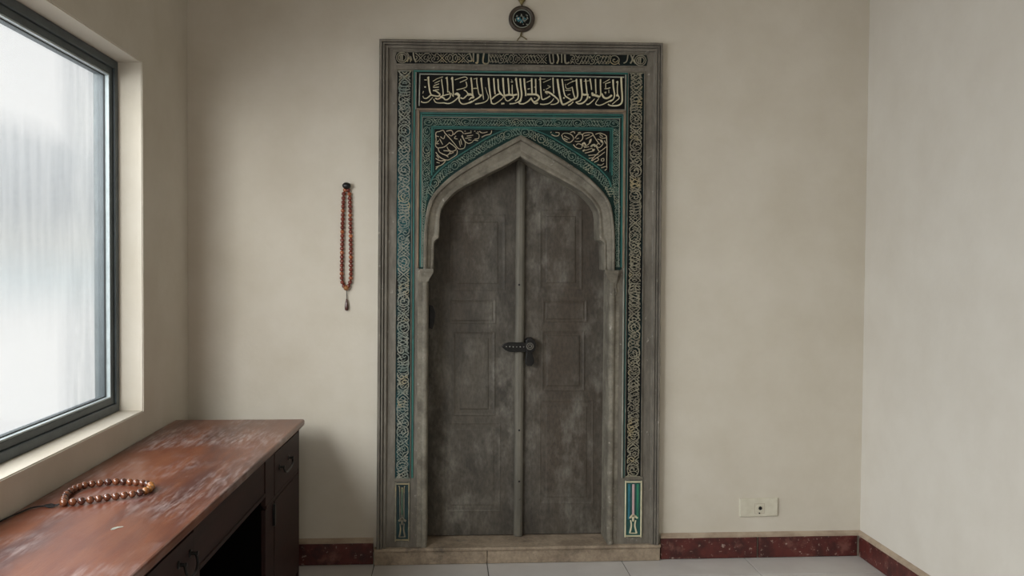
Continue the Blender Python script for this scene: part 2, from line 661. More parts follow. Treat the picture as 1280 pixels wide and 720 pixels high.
AM = arch_n(smooth_pts([(534.5, 338), (534.8, 310), (535.4, 288), (538, 268), (542, 254.5), (546.5, 246), (553, 239), (561, 231.5), (570, 224.5),
                        (581, 217), (594, 209.5), (607, 202), (620, 194.5), (634, 187), (643, 182), (651, 177.5)], 3))
# base board: the whole flat ground of the surround, cut out by the arch
outl = [(p[0], p[2]) for p in path3(476, 826.5, 51)]
inn = [(p[0], p[1]) for p in AM]
jl = W(531, 500)[0]
inner = [(jl, Z_TH)] + inn + [(2 * CX0 - jl, Z_TH)]
bm = B()
prism(bm, outl + inner[::-1], .0135, .028)
obj('ground_board', bm, 'stone', portal)

# arch moulding with cusped edge and deep reveal
bm = B()
rows = [lerp_path(AO, AM, 0, .0135), lerp_path(AO, AM, .05, -.004), lerp_path(AO, AM, .3, -.010), lerp_path(AO, AM, .7, -.006),
        lerp_path(AO, AM, .8, .012), lerp_path(AO, AM, 1, .013),
        lerp_path(AM, AI, .25, .016), lerp_path(AM, AI, .55, .022), lerp_path(AM, AI, .8, .018), lerp_path(AM, AI, .97, .020),
        lerp_path(AM, AI, 1, .026), lerp_path(AM, AI, 1, .186)]
loft(bm, rows)
obj('arch_moulding', bm, 'stone_l', portal)

# jambs below the capitals, each with a half-round colonnette
for sgn in (-1, 1):
    xi = abs(W(534.5, 500)[0] - CX0)
    zt = W(530, 338)[1]
    xa, xb = CX0 + sgn * xi, CX0 + sgn * (xi + .055)
    x0, x1 = min(xa, xb), max(xa, xb)
    bm = B()
    box(bm, x0, x1, .012, .186, Z_TH, zt)
    jb = obj('jamb', bm, 'stone_l', portal, bevel=.004)
    xc = CX0 + sgn * (xi + .0165)
    bm = B()
    pr = []
    for k in range(9):
        a = PI * k / 8
        pr.append((xc - .0155 * math.cos(a), .0125 - .014 * math.sin(a)))
    zb = Z_TH
    zt2 = W(530, 352)[1]
    loft(bm, [[(x, y, z) for x, y in pr] for z in (zb, zt2)])
    obj('colonnette', bm, 'stone_l', jb, smooth=True)
    bm = B()
    lv = [(352, 0, .016), (349, .004, .019), (346, .012, .021), (341, .024, .030), (339.5, .026, .032), (336, .026, .032)]
    loft(bm, [[(xc - sgn * e * 1.0 * 1 - sgn * .018, .012, W(530, py)[1]), (xc - sgn * e - sgn * .018, -yy + .012, W(530, py)[1]),
               (xc + sgn * .020 + sgn * e * .25, -yy + .012, W(530, py)[1]), (xc + sgn * .020 + sgn * e * .25, .012, W(530, py)[1])]
              for py, e, yy in lv], closed=True)
    # close the top
    obj('capital', bm, 'stone_l', jb, bevel=.002)
    if sgn > 0:
        bm = B()
        ribbon(bm, [W(769.5, 351), W(769.2, 358), W(770.5, 365), W(768.5, 369)], .016, .006, .002, .013)
        obj('broken_bracket', bm, 'stone_l', jb)


def line3(bm, xl, xr, yt, yb, w, yf, ybk, parts='LTR'):
    """raised fillet along the three sides"""
    yl, yr = TY(yt, xl), TY(yt, xr)
    pl = [W(LX(xl, yl), yl), W(LX(xl, yb), yb)]
    pr_ = [W(RX(xr, yr), yr), W(RX(xr, yb), yb)]
    ww = w / 242.0
    if 'L' in parts:
        ribbon(bm, pl, ww, ww, yf, ybk)
    if 'R' in parts:
        ribbon(bm, pr_, ww, ww, yf, ybk)
    if 'T' in parts:
        e = ww / 2
        ribbon(bm, [(pl[0][0] - e, pl[0][1]), (pr_[0][0] + e, pr_[0][1])], ww, ww, yf, ybk)


def quadpx(bm, pts, yf, yb):
    prism(bm, [W(*p) for p in pts], yf, yb)


def bandquad(xa, xb, y0, y1, side):
    f = LX if side == 'L' else RX
    return [(f(xa, y0), y0), (f(xb, y0), y0), (f(xb, y1), y1), (f(xa, y1), y1)]


rnd = random.Random(11)

# ---------------- scrolling relief generator
def motif(kind, r):
    """strokes in a unit cell: u in 0..1 along, v in -1..1 across; (points, w0, w1)"""
    S = []
    j = lambda a: a + r.uniform(-.05, .05)
    if kind == 0:        # rosette with a spiral heart
        S.append(([(j(.5) + .46 * math.cos(a), .92 * math.sin(a)) for a in [k * PI / 6 for k in range(13)]], 1, 1))
        f = r.choice((-1, 1))
        S.append(([(.5 + (.34 - .05 * k) * math.cos(f * k * .9), (.62 - .09 * k) * math.sin(f * k * .9)) for k in range(7)], 1, 1.3))
        S.append(([(0, -.95), (.16, -.5), (.02, 0)], .8, .8))
        S.append(([(1, .95), (.86, .5), (1, .1)], .8, .8))
    elif kind == 1:      # crossing stems
        S.append(([(0, -.95), (.2, -.7), (.5, j(0)), (.8, .7), (1, .95)], 1, 1))
        S.append(([(0, .95), (.2, .7), (.5, j(0)), (.8, -.7), (1, -.95)], 1, 1))
        S.append(([(.38, .9), (.5, .5), (.64, .9)], 1, .8))
        S.append(([(.36, -.9), (.5, -.55), (.66, -.9)], 1, .8))
        S.append(([(.04, .4), (.2, 0), (.05, -.4)], .9, .9))
        S.append(([(.97, .4), (.8, 0), (.97, -.4)], .9, .9))
    elif kind == 2:      # leaning letters
        for k in range(4):
            u = .08 + k * .22
            S.append(([(u, -.92), (u + .1, -.2), (u + .06, .92)], 1.2, .8))
        S.append(([(0, -.8), (.3, -.95), (.6, -.7), (1, -.9)], 1.3, 1))
        S.append(([(.1, .35), (.5, .15), (.9, .45)], .8, .8))
    elif kind == 3:      # S scroll with leaves
        S.append(([(0, -.9), (.3, -.85), (.48, -.3), (.3, .1), (.16, -.2), (.28, -.45)], 1, 1))
        S.append(([(1, .9), (.7, .85), (.52, .3), (.7, -.1), (.84, .2), (.72, .45)], 1, 1))
        S.append(([(.05, .9), (.25, .5), (.5, .95)], 1.2, .8))
        S.append(([(.95, -.9), (.75, -.5), (.5, -.95)], 1.2, .8))
        S.append(([(.08, .1), (.1, .5), (.3, .3)], .9, .9))
        S.append(([(.92, -.1), (.9, -.5), (.7, -.3)], .9, .9))
    elif kind == 4:      # knot
        S.append(([(0, 0), (.2, .8), (.45, .5), (.5, 0), (.55, -.5), (.8, -.8), (1, 0)], 1, 1))
        S.append(([(0, 0), (.2, -.8), (.45, -.5), (.5, 0), (.55, .5), (.8, .8), (1, 0)], 1, 1))
        S.append(([(.22, .3), (.25, -.3)], 1.2, 1))
        S.append(([(.74, .3), (.77, -.3)], 1.2, 1))
        S.append(([(.4, .95), (.6, .9)], 1, 1))
        S.append(([(.4, -.95), (.6, -.9)], 1, 1))
    else:                # diagonal leaves
        for k in range(3):
            u = k * .33
            S.append(([(u, -.9), (u + .12, -.1), (u + .36, .9)], .8, 1.2))
            S.append(([(u + .08, -.5), (u + .26, -.75), (u + .34, -.25)], 1, .7))
            S.append(([(u + .16, .2), (u + .04, .6), (u + .2, .85)], 1, .7))
    return S


def scroll(bm, centre, hw, cell, sw, yf, yb, seed, kinds=(0, 1, 2, 3, 4, 5), skip=None):
    """fill a band around the px polyline `centre` (half width hw px) with motifs"""
    r = random.Random(seed)
    ds = [0]
    for a, b in zip(centre, centre[1:]):
        ds.append(ds[-1] + math.dist(a, b))
    total = ds[-1]
    n = max(1, round(total / cell))

    def at(s, v):
        k = 0
        s = min(max(s, 0), total - 1e-6)
        while k < len(ds) - 2 and ds[k + 1] <= s:
            k += 1
        a, b = centre[k], centre[k + 1]
        t = (s - ds[k]) / (ds[k + 1] - ds[k])

        def nrm(i):
            i0, i1 = max(0, i - 1), min(len(centre) - 1, i + 1)
            d = (centre[i1][0] - centre[i0][0], centre[i1][1] - centre[i0][1])
            l = math.hypot(*d)
            return (-d[1] / l, d[0] / l)
        n0, n1 = nrm(k), nrm(k + 1)
        nx, ny = n0[0] + (n1[0] - n0[0]) * t, n0[1] + (n1[1] - n0[1]) * t
        h = hw(s / total) if callable(hw) else hw
        return W(a[0] + (b[0] - a[0]) * t + nx * v * h, a[1] + (b[1] - a[1]) * t + ny * v * h)
    last = -1
    for i in range(n):
        kind = r.choice([k for k in kinds if k != last])
        last = kind
        flip = r.choice((-1, 1))
        rev = r.random() < .5
        for pts, a, b in motif(kind, r):
            q = [at((i + (1 - u if rev else u)) / n * total, v * flip * .96) for u, v in pts]
            ribbon(bm, q, sw * a / 242, sw * b / 242, yf, yb, sub=3)


# ---------------- border bands (dark ground, carved scrolls and letters)
band_info = []
for side, xa, xb in (('L', 497.5, 514.5), ('R', 787.5, 805.5)):
    y0, y1 = (87.5, 599) if side == 'L' else (90, 597)
    bm = B()
    quadpx(bm, bandquad(xa - 1, xb + 1, y0, y1, side), .0115, .0145)
    p = obj('border_panel', bm, 'bandteal' if side == 'L' else 'bandbg', portal, label='dark upright border panel with carved scrolls on the %s' % ('left' if side == 'L' else 'right'))
    f = LX if side == 'L' else RX
    xm = (xa + xb) / 2
    bm = B()
    scroll(bm, [(f(xm, y), y) for y in (y0 + 1, (y0 + y1) / 2, y1 - 1)], 8.0, 16.5, 1.25, .0062, .0118, 5 if side == 'L' else 8, (0, 1, 3, 5, 1, 0, 2, 3))
    scroll(bm, [(f(xm, y), y) for y in (y0 + 1, (y0 + y1) / 2, y1 - 1)], 7.8, 12.3, .75, .0072, .0118, 55 if side == 'L' else 58, (1, 3, 5, 4))
    for y in (y0 + .8, y1 - .8):
        ribbon(bm, [W(f(xa, y), y), W(f(xb, y), y)], .004, .004, .007, .0118)
    obj('scroll_relief', bm, 'greyrel' if side == 'L' else 'gold', p)
    bm = B()
    for x in (xa - 1.2, xb + 1.2):
        ribbon(bm, [W(f(x, y0 - 1), y0 - 1), W(f(x, y1 + 1), y1 + 1)], .0045, .0045, .006, .0137)
    ribbon(bm, [W(f(xa - 1.2, y0 - 1), y0 - 1), W(f(xb + 1.2, y0 - 1), y0 - 1)], .0045, .0045, .006, .0137)
    obj('edge_fillet', bm, 'stone_l', p)
# top band
bm = B()
tq = lambda x, yo: (x, yo + (.013 - 0) * (x - 497) * .95)
quadpx(bm, [tq(496, 64.5), tq(809, 64.5), tq(810.5, 71), tq(809, 77.8), tq(496, 78.4), tq(493.5, 71)], .0115, .0145)
p = obj('border_panel', bm, 'bandbg', portal, label='dark lintel border panel with carved scrolls and roundels')
bm = B()
scroll(bm, [tq(519, 71.3), tq(586, 71.2)], 6.2, 13, 1.1, .0065, .0118, 21, (0, 1, 3, 5, 4))
scroll(bm, [tq(612, 71.2), tq(684, 71)], 6.2, 12, 1.0, .0065, .0118, 22, (1, 5, 3, 4))
scroll(bm, [tq(713, 71), tq(775, 71)], 6.2, 12, 1.0, .0065, .0118, 23, (1, 5, 3, 0))
for cx in (502.5, 801):
    c = tq(cx, 71.2)
    for rr in (6.4, 4.4):
        ribbon(bm, [W(c[0] + rr * 1.1 * math.cos(a), c[1] + rr * math.sin(a)) for a in [k * PI / 6 for k in range(13)]], .005, .005, .0055, .0118, 3)
    ribbon(bm, [W(c[0], c[1] - 3.6), W(c[0], c[1] + 3.6)], .012, .007, .004, .0118)
    ribbon(bm, [W(c[0] - 2.4, c[1] - 2.6), W(c[0] - 2.2, c[1] + 3)], .005, .005, .005, .0118)
for ptl, a, b in (([(509, 77), (511, 70), (508.5, 65.5)], 1.6, 1.2), ([(513, 77.5), (513, 70), (514.5, 75), (511, 72)], 1.4, 1.2), ([(516.5, 65.5), (517.5, 72), (520, 77.5)], 1.8, 2.2),
                  ([(587, 66), (590, 75), (585, 75.5)], 1.8, 2.2), ([(592, 66), (592, 77)], 2.2, 1.6), ([(597.5, 67), (597, 77.5), (594.5, 77.5)], 3.2, 2),
                  ([(605, 66), (604, 77.5), (610.5, 78), (611, 67)], 2.2, 1.4), ([(687, 67), (688.5, 77.5), (692, 78)], 1.8, 2), ([(691.5, 66.5), (692.5, 77.5)], 1.8, 1.6),
                  ([(697, 66.5), (698.5, 73), (696.5, 78.5)], 2, 2.2), ([(702.5, 66.5), (702.5, 77.5)], 1.6, 1.4), ([(706.5, 67), (707.2, 77.5), (712, 77)], 2.4, 2),
                  ([(780, 77.8), (784, 75), (785.5, 67)], 1.4, 1.8), ([(789, 67), (791, 73), (788.5, 78)], 1.8, 2.2), ([(793.5, 67.5), (791.5, 72), (795, 78)], 1.6, 2)):
    ribbon(bm, [W(px, py + (px - 600) * .004) for px, py in ptl], a / 242, b / 242, .005, .0118, 4)
obj('scroll_relief', bm, 'gold', p)
bm = B()
ribbon(bm, [W(*tq(491, 63)), W(*tq(812, 62.8))], .005, .005, .007, .0137)
ribbon(bm, [W(*tq(495, 80.2)), W(*tq(809, 79.6))], .005, .005, .007, .0137)
ribbon(bm, [W(*tq(496, 85.2)), W(*tq(808, 84.6))], .005, .005, .008, .0137)
obj('edge_fillet', bm, 'stone_l', p)

# ---------------- teal, pale and tan fillets round the panels
bm = B()
line3(bm, 518.3, 785.5, 87.6, 598, 2.6, .007, .0137, 'LT')
obj('teal_fillet', bm, 'teal', portal, label='teal painted strip framing the panels')
bm = B()
line3(bm, 518.3, 785.7, 87.6, 598, 2.0, .007, .0137, 'R')
obj('teal_fillet', bm, 'tealdark', portal, label='dark green strip beside the right border panel')
bm = B()
line3(bm, 520.2, 782.8, 89.2, 136, 1.2, .005, .0137, 'L')
obj('pale_fillet', bm, 'paleline', portal)
bm = B()
line3(bm, 520.2, 782.8, 89.2, 598, 1.2, .005, .0137, 'R')
obj('pale_fillet', bm, 'paleline', portal)
bm = B()
line3(bm, 523.5, 781.6, 136, 335, 3.2, .003, .0137)
obj('tan_fillet', bm, 'tan', portal, label='tan wooden strip under the inscription')

# ---------------- the inscription
bm = B()
quadpx(bm, [(520.8, 89.5), (781.8, 93), (781.4, 136), (520.6, 134.4)], .010, .0137)
ins = obj('inscription_panel', bm, 'black', portal, label='black panel with cream calligraphy over the arch')
bm = B()
for a, b, w in (((525, 92), (780.5, 96), 1.7), ((524.8, 91.4), (523.8, 132), 1.6)):
    ribbon(bm, [W(*a), W(*b)], w / 242, w / 242, .006, .0105)
obj('pale_line', bm, 'paleline', ins)
A, Bq, Cq, D = 520, 585, 650, 715
INS = [
    (A, [(222, 110), (232, 250), (250, 380), (275, 430)], 34, 26), (A, [(200, 135), (235, 110)], 14, 20),
    (A, [(275, 430), (240, 460), (200, 492), (165, 500), (135, 485), (125, 455)], 28, 12),
    (A, [(305, 355), (350, 362), (400, 395), (430, 430), (400, 458), (330, 450), (270, 435)], 26, 30),
    (A, [(460, 150), (472, 250), (486, 350), (488, 420), (470, 460), (420, 500), (380, 512), (350, 490)], 20, 26),
    (A, [(555, 115), (568, 250), (572, 390)], 28, 22), (A, [(530, 140), (565, 112)], 14, 18),
    (A, [(590, 370), (620, 430), (610, 480), (565, 518), (520, 520), (500, 492), (440, 470)], 20, 28),
    (A, [(430, 470), (520, 440), (600, 420)], 22, 18),
    (A, [(652, 115), (662, 250), (670, 400), (672, 470)], 36, 14), (A, [(630, 150), (660, 112)], 14, 18), (A, [(630, 400), (665, 460)], 14, 14),
    (A, [(90, 555), (140, 575), (210, 565), (260, 520), (300, 480)], 22, 10),
    (A, [(320, 510), (345, 560), (400, 580), (510, 578)], 20, 18),
    (A, [(510, 580), (580, 592), (650, 570), (720, 520), (765, 470), (745, 430), (700, 425), (745, 405), (790, 450)], 20, 28),
    (A, [(785, 440), (778, 530), (820, 592), (880, 600), (950, 580), (1008, 550)], 24, 26),
    (A, [(860, 345), (905, 370), (935, 420), (900, 460), (850, 500), (800, 485)], 18, 26), (A, [(925, 420), (1008, 430)], 40, 44),
    (A, [(305, 190), (390, 140), (485, 110)], 12, 12), (A, [(335, 225), (430, 180)], 12, 14), (A, [(320, 270), (415, 235)], 14, 12),
    (A, [(310, 300), (410, 295)], 18, 16), (A, [(340, 345), (415, 340)], 14, 14), (A, [(320, 270), (312, 300)], 10, 10),
    (A, [(700, 165), (800, 130), (890, 112), (920, 150), (790, 210)], 12, 16), (A, [(900, 200), (906, 295), (730, 345)], 18, 16),
    (A, [(150, 165), (195, 165)], 14, 12), (A, [(150, 293), (176, 293)], 24, 24), (A, [(135, 370), (120, 410)], 10, 12), (A, [(960, 520), (1000, 475)], 22, 18),
    (Bq, [(55, 125), (70, 250), (82, 400), (95, 470)], 30, 26), (Bq, [(0, 440), (60, 432), (105, 480), (60, 490), (20, 525)], 38, 18),
    (Bq, [(100, 150), (165, 135)], 10, 14), (Bq, [(160, 130), (160, 200), (175, 300), (200, 420), (240, 440)], 18, 22), (Bq, [(90, 320), (175, 315)], 18, 16),
    (Bq, [(245, 430), (200, 480), (120, 530), (40, 580), (-40, 590)], 34, 16),
    (Bq, [(238, 130), (255, 300), (282, 520)], 36, 14),
    (Bq, [(315, 300), (345, 400), (370, 470), (350, 530), (290, 570), (200, 590), (130, 600)], 8, 26),
    (Bq, [(370, 130), (385, 300), (408, 480), (425, 580)], 36, 24), (Bq, [(415, 575), (470, 600), (540, 565), (610, 510), (640, 470)], 28, 14),
    (Bq, [(465, 135), (475, 280), (490, 425)], 30, 26), (Bq, [(430, 510), (500, 450), (570, 415), (600, 430)], 26, 26),
    (Bq, [(540, 150), (548, 260), (555, 350), (600, 420), (650, 460)], 30, 28), (Bq, [(632, 130), (640, 280), (655, 420), (662, 490)], 34, 26),
    (Bq, [(722, 135), (735, 280), (745, 440)], 28, 28), (Bq, [(660, 450), (740, 432), (820, 440), (885, 425)], 38, 34),
    (Bq, [(670, 490), (680, 520), (720, 545), (780, 510), (830, 474)], 18, 24), (Bq, [(775, 200), (810, 200)], 22, 20), (Bq, [(780, 160), (800, 175)], 8, 8), (Bq, [(798, 255), (800, 400), (822, 470)], 20, 20),
    (Bq, [(868, 130), (885, 280), (910, 420), (900, 500), (850, 545)], 34, 22), (Bq, [(848, 170), (870, 130)], 12, 16),
    (Bq, [(940, 150), (955, 300), (966, 430), (950, 520), (915, 562), (940, 595), (1010, 597)], 30, 20),
    (Bq, [(750, 595), (830, 590), (910, 560)], 24, 18), (Bq, [(600, 595), (655, 588)], 34, 30),
    (Cq, [(5, 140), (20, 300), (36, 430), (15, 540), (-5, 565)], 34, 20),
    (Cq, [(78, 140), (90, 280), (105, 400), (105, 455)], 32, 30), (Cq, [(120, 208), (200, 175)], 10, 12), (Cq, [(212, 140), (216, 280), (220, 410)], 30, 26), (Cq, [(140, 330), (180, 322)], 20, 14),
    (Cq, [(285, 150), (288, 280), (292, 410)], 26, 22), (Cq, [(262, 297), (285, 292)], 14, 12),
    (Cq, [(130, 425), (220, 425), (300, 430), (348, 475), (320, 530), (250, 560), (200, 490)], 40, 30),
    (Cq, [(240, 560), (280, 590), (325, 580)], 26, 30), (Cq, [(258, 495), (275, 495)], 22, 22), (Cq, [(0, 598), (80, 590), (150, 550), (210, 490)], 18, 32),
    (Cq, [(368, 120), (373, 280), (386, 430), (405, 515), (470, 500), (545, 455)], 26, 24), (Cq, [(340, 165), (368, 150)], 12, 12),
    (Cq, [(420, 210), (560, 150)], 14, 10), (Cq, [(385, 152), (460, 150)], 8, 8), (Cq, [(470, 335), (555, 290)], 14, 10), (Cq, [(500, 265), (550, 290)], 8, 8), (Cq, [(425, 345), (445, 345)], 22, 22),
    (Cq, [(455, 380), (520, 388), (600, 440), (660, 490), (700, 540), (680, 580), (620, 605), (555, 607)], 38, 18), (Cq, [(455, 385), (500, 420)], 20, 14),
    (Cq, [(598, 125), (602, 260), (612, 410)], 24, 20), (Cq, [(365, 600), (430, 607), (520, 590), (580, 545), (612, 500)], 24, 16),
    (Cq, [(680, 150), (697, 300), (722, 450), (760, 592), (800, 605), (870, 572), (950, 520), (1010, 495)], 38, 30),
    (Cq, [(762, 150), (782, 300), (812, 440), (870, 490), (930, 525)], 26, 24), (Cq, [(782, 490), (808, 490)], 34, 30),
    (Cq, [(800, 170), (890, 160)], 12, 10), (Cq, [(905, 150), (940, 150)], 18, 14), (Cq, [(850, 250), (900, 218), (1010, 175)], 14, 10), (Cq, [(820, 240), (840, 320), (930, 308)], 8, 12),
    (Cq, [(820, 355), (920, 350)], 12, 10), (Cq, [(940, 290), (965, 400), (990, 490)], 18, 22), (Cq, [(860, 440), (905, 420)], 16, 12), (Cq, [(870, 625), (920, 600), (962, 560)], 24, 20),
    (D, [(85, 150), (92, 280), (108, 420), (90, 490), (30, 520), (-20, 540)], 30, 30), (D, [(0, 190), (75, 180)], 10, 10), (D, [(10, 300), (40, 430), (60, 480)], 14, 16),
    (D, [(165, 150), (175, 280), (186, 400), (180, 480), (150, 540), (85, 562)], 36, 18),
    (D, [(75, 560), (120, 595), (180, 590), (240, 550), (282, 490), (290, 420)], 30, 30),
    (D, [(190, 420), (230, 432), (285, 425)], 44, 34), (D, [(250, 150), (262, 280), (276, 410)], 24, 26), (D, [(215, 190), (320, 180)], 8, 8),
    (D, [(330, 145), (346, 240), (358, 345)], 26, 16), (D, [(305, 480), (335, 480)], 40, 34), (D, [(265, 605), (310, 600), (370, 550), (412, 508)], 28, 12),
    (D, [(355, 410), (385, 412)], 46, 46), (D, [(365, 430), (430, 442), (500, 472)], 50, 42), (D, [(428, 150), (432, 280), (438, 410)], 26, 22),
    (D, [(520, 155), (518, 300), (523, 420), (500, 475)], 28, 22), (D, [(485, 500), (430, 590), (480, 622), (550, 610), (640, 565), (722, 528)], 12, 24),
    (D, [(540, 410), (580, 482), (640, 495), (700, 460), (722, 440)], 34, 40), (D, [(745, 160), (753, 300), (772, 430), (750, 510), (690, 560)], 34, 20),
    (D, [(565, 220), (680, 155)], 10, 12), (D, [(600, 235), (695, 205)], 12, 14), (D, [(612, 240), (612, 312)], 14, 12), (D, [(590, 325), (650, 320), (690, 305)], 14, 20),
    (D, [(590, 395), (618, 385), (605, 420)], 18, 12), (D, [(668, 340), (670, 400)], 8, 8),
    (D, [(805, 215), (830, 195), (822, 300), (826, 420), (855, 490), (800, 545), (730, 602)], 26, 14), (D, [(800, 440), (840, 450)], 40, 34),
    (D, [(893, 115), (900, 300), (911, 450), (905, 565), (850, 620), (760, 632), (690, 625), (655, 600)], 38, 22),
]
bm = B()
for i, (x0, pts, a, b) in enumerate(INS):
    ribbon(bm, [W(x0 + x / 14.4, 88 + y / 14.4) for x, y in pts], a * .96 / 14.4 / 242, b * .96 / 14.4 / 242, .0045 - .00004 * (i % 9), .0105, 4)
obj('calligraphy', bm, 'cream', ins, label='cream raised calligraphy lettering')

# ---------------- teal spandrel field
tl, tr = TY(139, 526), TY(139, 779)
bm = B()
lft = [W(LX(525.4, 337), 337), W(LX(525.4, tl), tl), W(RX(780, tr), tr), W(RX(780, 337), 337)]
ao_in = [(p[0] + (q[0] - p[0]) * .05, p[1] + (q[1] - p[1]) * .05) for p, q in zip(AO, AM)]
prism(bm, lft + ao_in[::-1], .0105, .0137)
field = obj('spandrel_field', bm, 'tealbg', portal, label='dark teal field around the arch head')
# raised teal lines of the rectangular border
bm = B()
line3(bm, 527.0, 779.8, 140.6, 334, 2.4, .005, .011)
line3(bm, 527.0, 777.0, 143.6, 334, 1.6, .006, .011, 'T')
line3(bm, 540.6, 767.0, 157.6, 219, 2.2, .004, .011)
line3(bm, 542.8, 764.4, 159.8, 215, 1.3, .007, .011)
obj('teal_border_line', bm, 'teal', field)
bm = B()
line3(bm, 528.6, 776.0, 145.4, 334, .8, .006, .011)
obj('pale_border_line', bm, 'paleline', field)
# fine scrolls: top and the two sides
bm = B()
scroll(bm, [(530, TY(151.4, 530)), (774, TY(151.4, 774))], 4.7, 11.5, .85, .0065, .0108, 31, (0, 3, 5, 1))
scroll(bm, [(LX(534.2, 158), 158), (LX(534.2, 226), 226)], 5.0, 12, .85, .0065, .0108, 32, (0, 3, 1, 4))
scroll(bm, [(LX(533.2, 226), 226), (LX(530.5, 262), 262), (LX(529, 334), 334)], lambda s: 4.6 - 3.4 * min(1, s * 1.6), 9, .8, .0065, .0108, 33, (3, 5))
scroll(bm, [(RX(771.6, 160), 160), (RX(771.6, 232), 232)], 4.3, 11, .85, .0065, .0108, 34, (1, 4, 3))
scroll(bm, [(RX(772, 232), 232), (RX(774, 262), 262), (RX(775, 334), 334)], lambda s: 4.4 - 1.9 * min(1, s * 1.6), 9, .8, .0065, .0108, 35, (1, 4, 3))
# archivolt scrolls
OUTV = [(537.5, 232), (541, 222), (552.5, 209.4), (564, 200.7), (578.7, 191), (593, 182), (605, 174.6), (617.6, 167.8), (635, 161.2), (651, 158.8)]
INV = [(534.5, 254), (546, 235), (559, 222.7), (571, 213.5), (586, 203.7), (600.5, 194.8), (614, 187), (627, 180), (640, 172.7), (651, 168)]
mid = [((a[0] + b[0]) / 2, (a[1] + b[1]) / 2) for a, b in zip(OUTV, INV)]
midr = [(1302 - 2 * 0 - p[0] + 0, p[1] + (651 - p[0]) * .006 + .8) for p in mid]
scroll(bm, smooth_pts(mid, 3), 5.4, 11, .9, .0065, .0108, 36, (3, 5, 0))
scroll(bm, smooth_pts(midr[::-1], 3), 5.4, 11, .9, .0065, .0108, 37, (3, 5, 0))
obj('scroll_relief', bm, 'silver', field)
bm = B()
ribbon(bm, [W(*p) for p in OUTV], 1.9 / 242, 1.6 / 242, .005, .011, 4)
OUTR = [(1302 - p[0], p[1] + (651 - p[0]) * .008 + .6) for p in OUTV]
ribbon(bm, [W(*p) for p in OUTR], 1.9 / 242, 1.6 / 242, .005, .011, 4)
obj('archivolt_line', bm, 'teal', field)

# black triangular panels with tan script
SL = [[(105, 200), (102, 110), (150, 92), (195, 78), (215, 110)], [(105, 200), (98, 280), (135, 310)], [(215, 110), (280, 180), (340, 250), (390, 312), (430, 318), (470, 300), (480, 240), (455, 190), (430, 150)],
      [(135, 305), (200, 295), (250, 262), (275, 235)], [(270, 235), (320, 270), (365, 320), (310, 350), (262, 325), (245, 290)], [(150, 190), (190, 262)], [(160, 160), (200, 188), (218, 140)],
      [(135, 210), (110, 250), (140, 250)], [(130, 310), (150, 360), (230, 400), (262, 425)], [(100, 360), (160, 430), (250, 462), (310, 432), (370, 390), (376, 335)], [(98, 440), (160, 472), (222, 466), (180, 520), (98, 552)],
      [(98, 580), (135, 540)], [(235, 90), (300, 80), (322, 120), (300, 150), (265, 130)], [(330, 135), (380, 90), (430, 90), (458, 122)], [(440, 140), (470, 210), (520, 247), (570, 230), (590, 206), (645, 212)],
      [(470, 122), (560, 108)], [(500, 152), (580, 140)], [(480, 182), (560, 170)], [(600, 192), (650, 182), (655, 130), (615, 110)], [(660, 90), (700, 112), (765, 100)], [(690, 168), (740, 142), (805, 125), (820, 82)],
      [(420, 190), (436, 262)], [(402, 212), (418, 290)], [(200, 340), (282, 346)], [(280, 382), (330, 362)], [(180, 380), (250, 400), (290, 350)], [(110, 400), (140, 440)], [(360, 150), (340, 180), (380, 190)],
      [(470, 90), (485, 88)], [(545, 90), (560, 88)], [(595, 90), (610, 88)], [(640, 92), (650, 110)], [(520, 200), (560, 205)], [(105, 150), (140, 160)], [(110, 490), (150, 500)]]
SR = [[(88, 112), (98, 98)], [(100, 130), (140, 150), (185, 148), (198, 112), (150, 105)], [(230, 140), (258, 200), (330, 235), (382, 190), (362, 140), (300, 115), (250, 120), (228, 150)], [(262, 150), (332, 188)], [(258, 182), (305, 202)],
      [(400, 182), (440, 130), (490, 130), (502, 180), (462, 222), (400, 220)], [(420, 190), (452, 178)], [(380, 262), (420, 302), (480, 312), (492, 270), (440, 250), (418, 272)], [(500, 140), (520, 115), (605, 110), (632, 140), (540, 192)],
      [(520, 150), (590, 135)], [(630, 130), (690, 222), (722, 262)], [(490, 262), (532, 285), (600, 232), (612, 188)], [(600, 290), (652, 258), (690, 312), (722, 350), (805, 290)], [(722, 350), (650, 420), (610, 470)],
      [(500, 342), (560, 330), (622, 308)], [(530, 372), (640, 342), (652, 318)], [(575, 402), (705, 390)], [(620, 472), (700, 420), (785, 358)], [(650, 490), (705, 460), (690, 430)], [(690, 520), (740, 528), (772, 505)],
      [(740, 562), (805, 540)], [(785, 595), (812, 575)], [(808, 150), (814, 300), (810, 450), (812, 565)], [(665, 130), (720, 115), (790, 138), (805, 170), (752, 182), (718, 160)], [(740, 200), (762, 250), (712, 302), (680, 270), (712, 240)],
      [(740, 450), (772, 440), (772, 472), (742, 472), (740, 450)], [(720, 130), (760, 160)], [(580, 440), (640, 430)], [(340, 110), (385, 95), (400, 120)], [(440, 110), (475, 105)], [(690, 190), (750, 210)], [(520, 300), (580, 290)], [(780, 210), (800, 250)]]
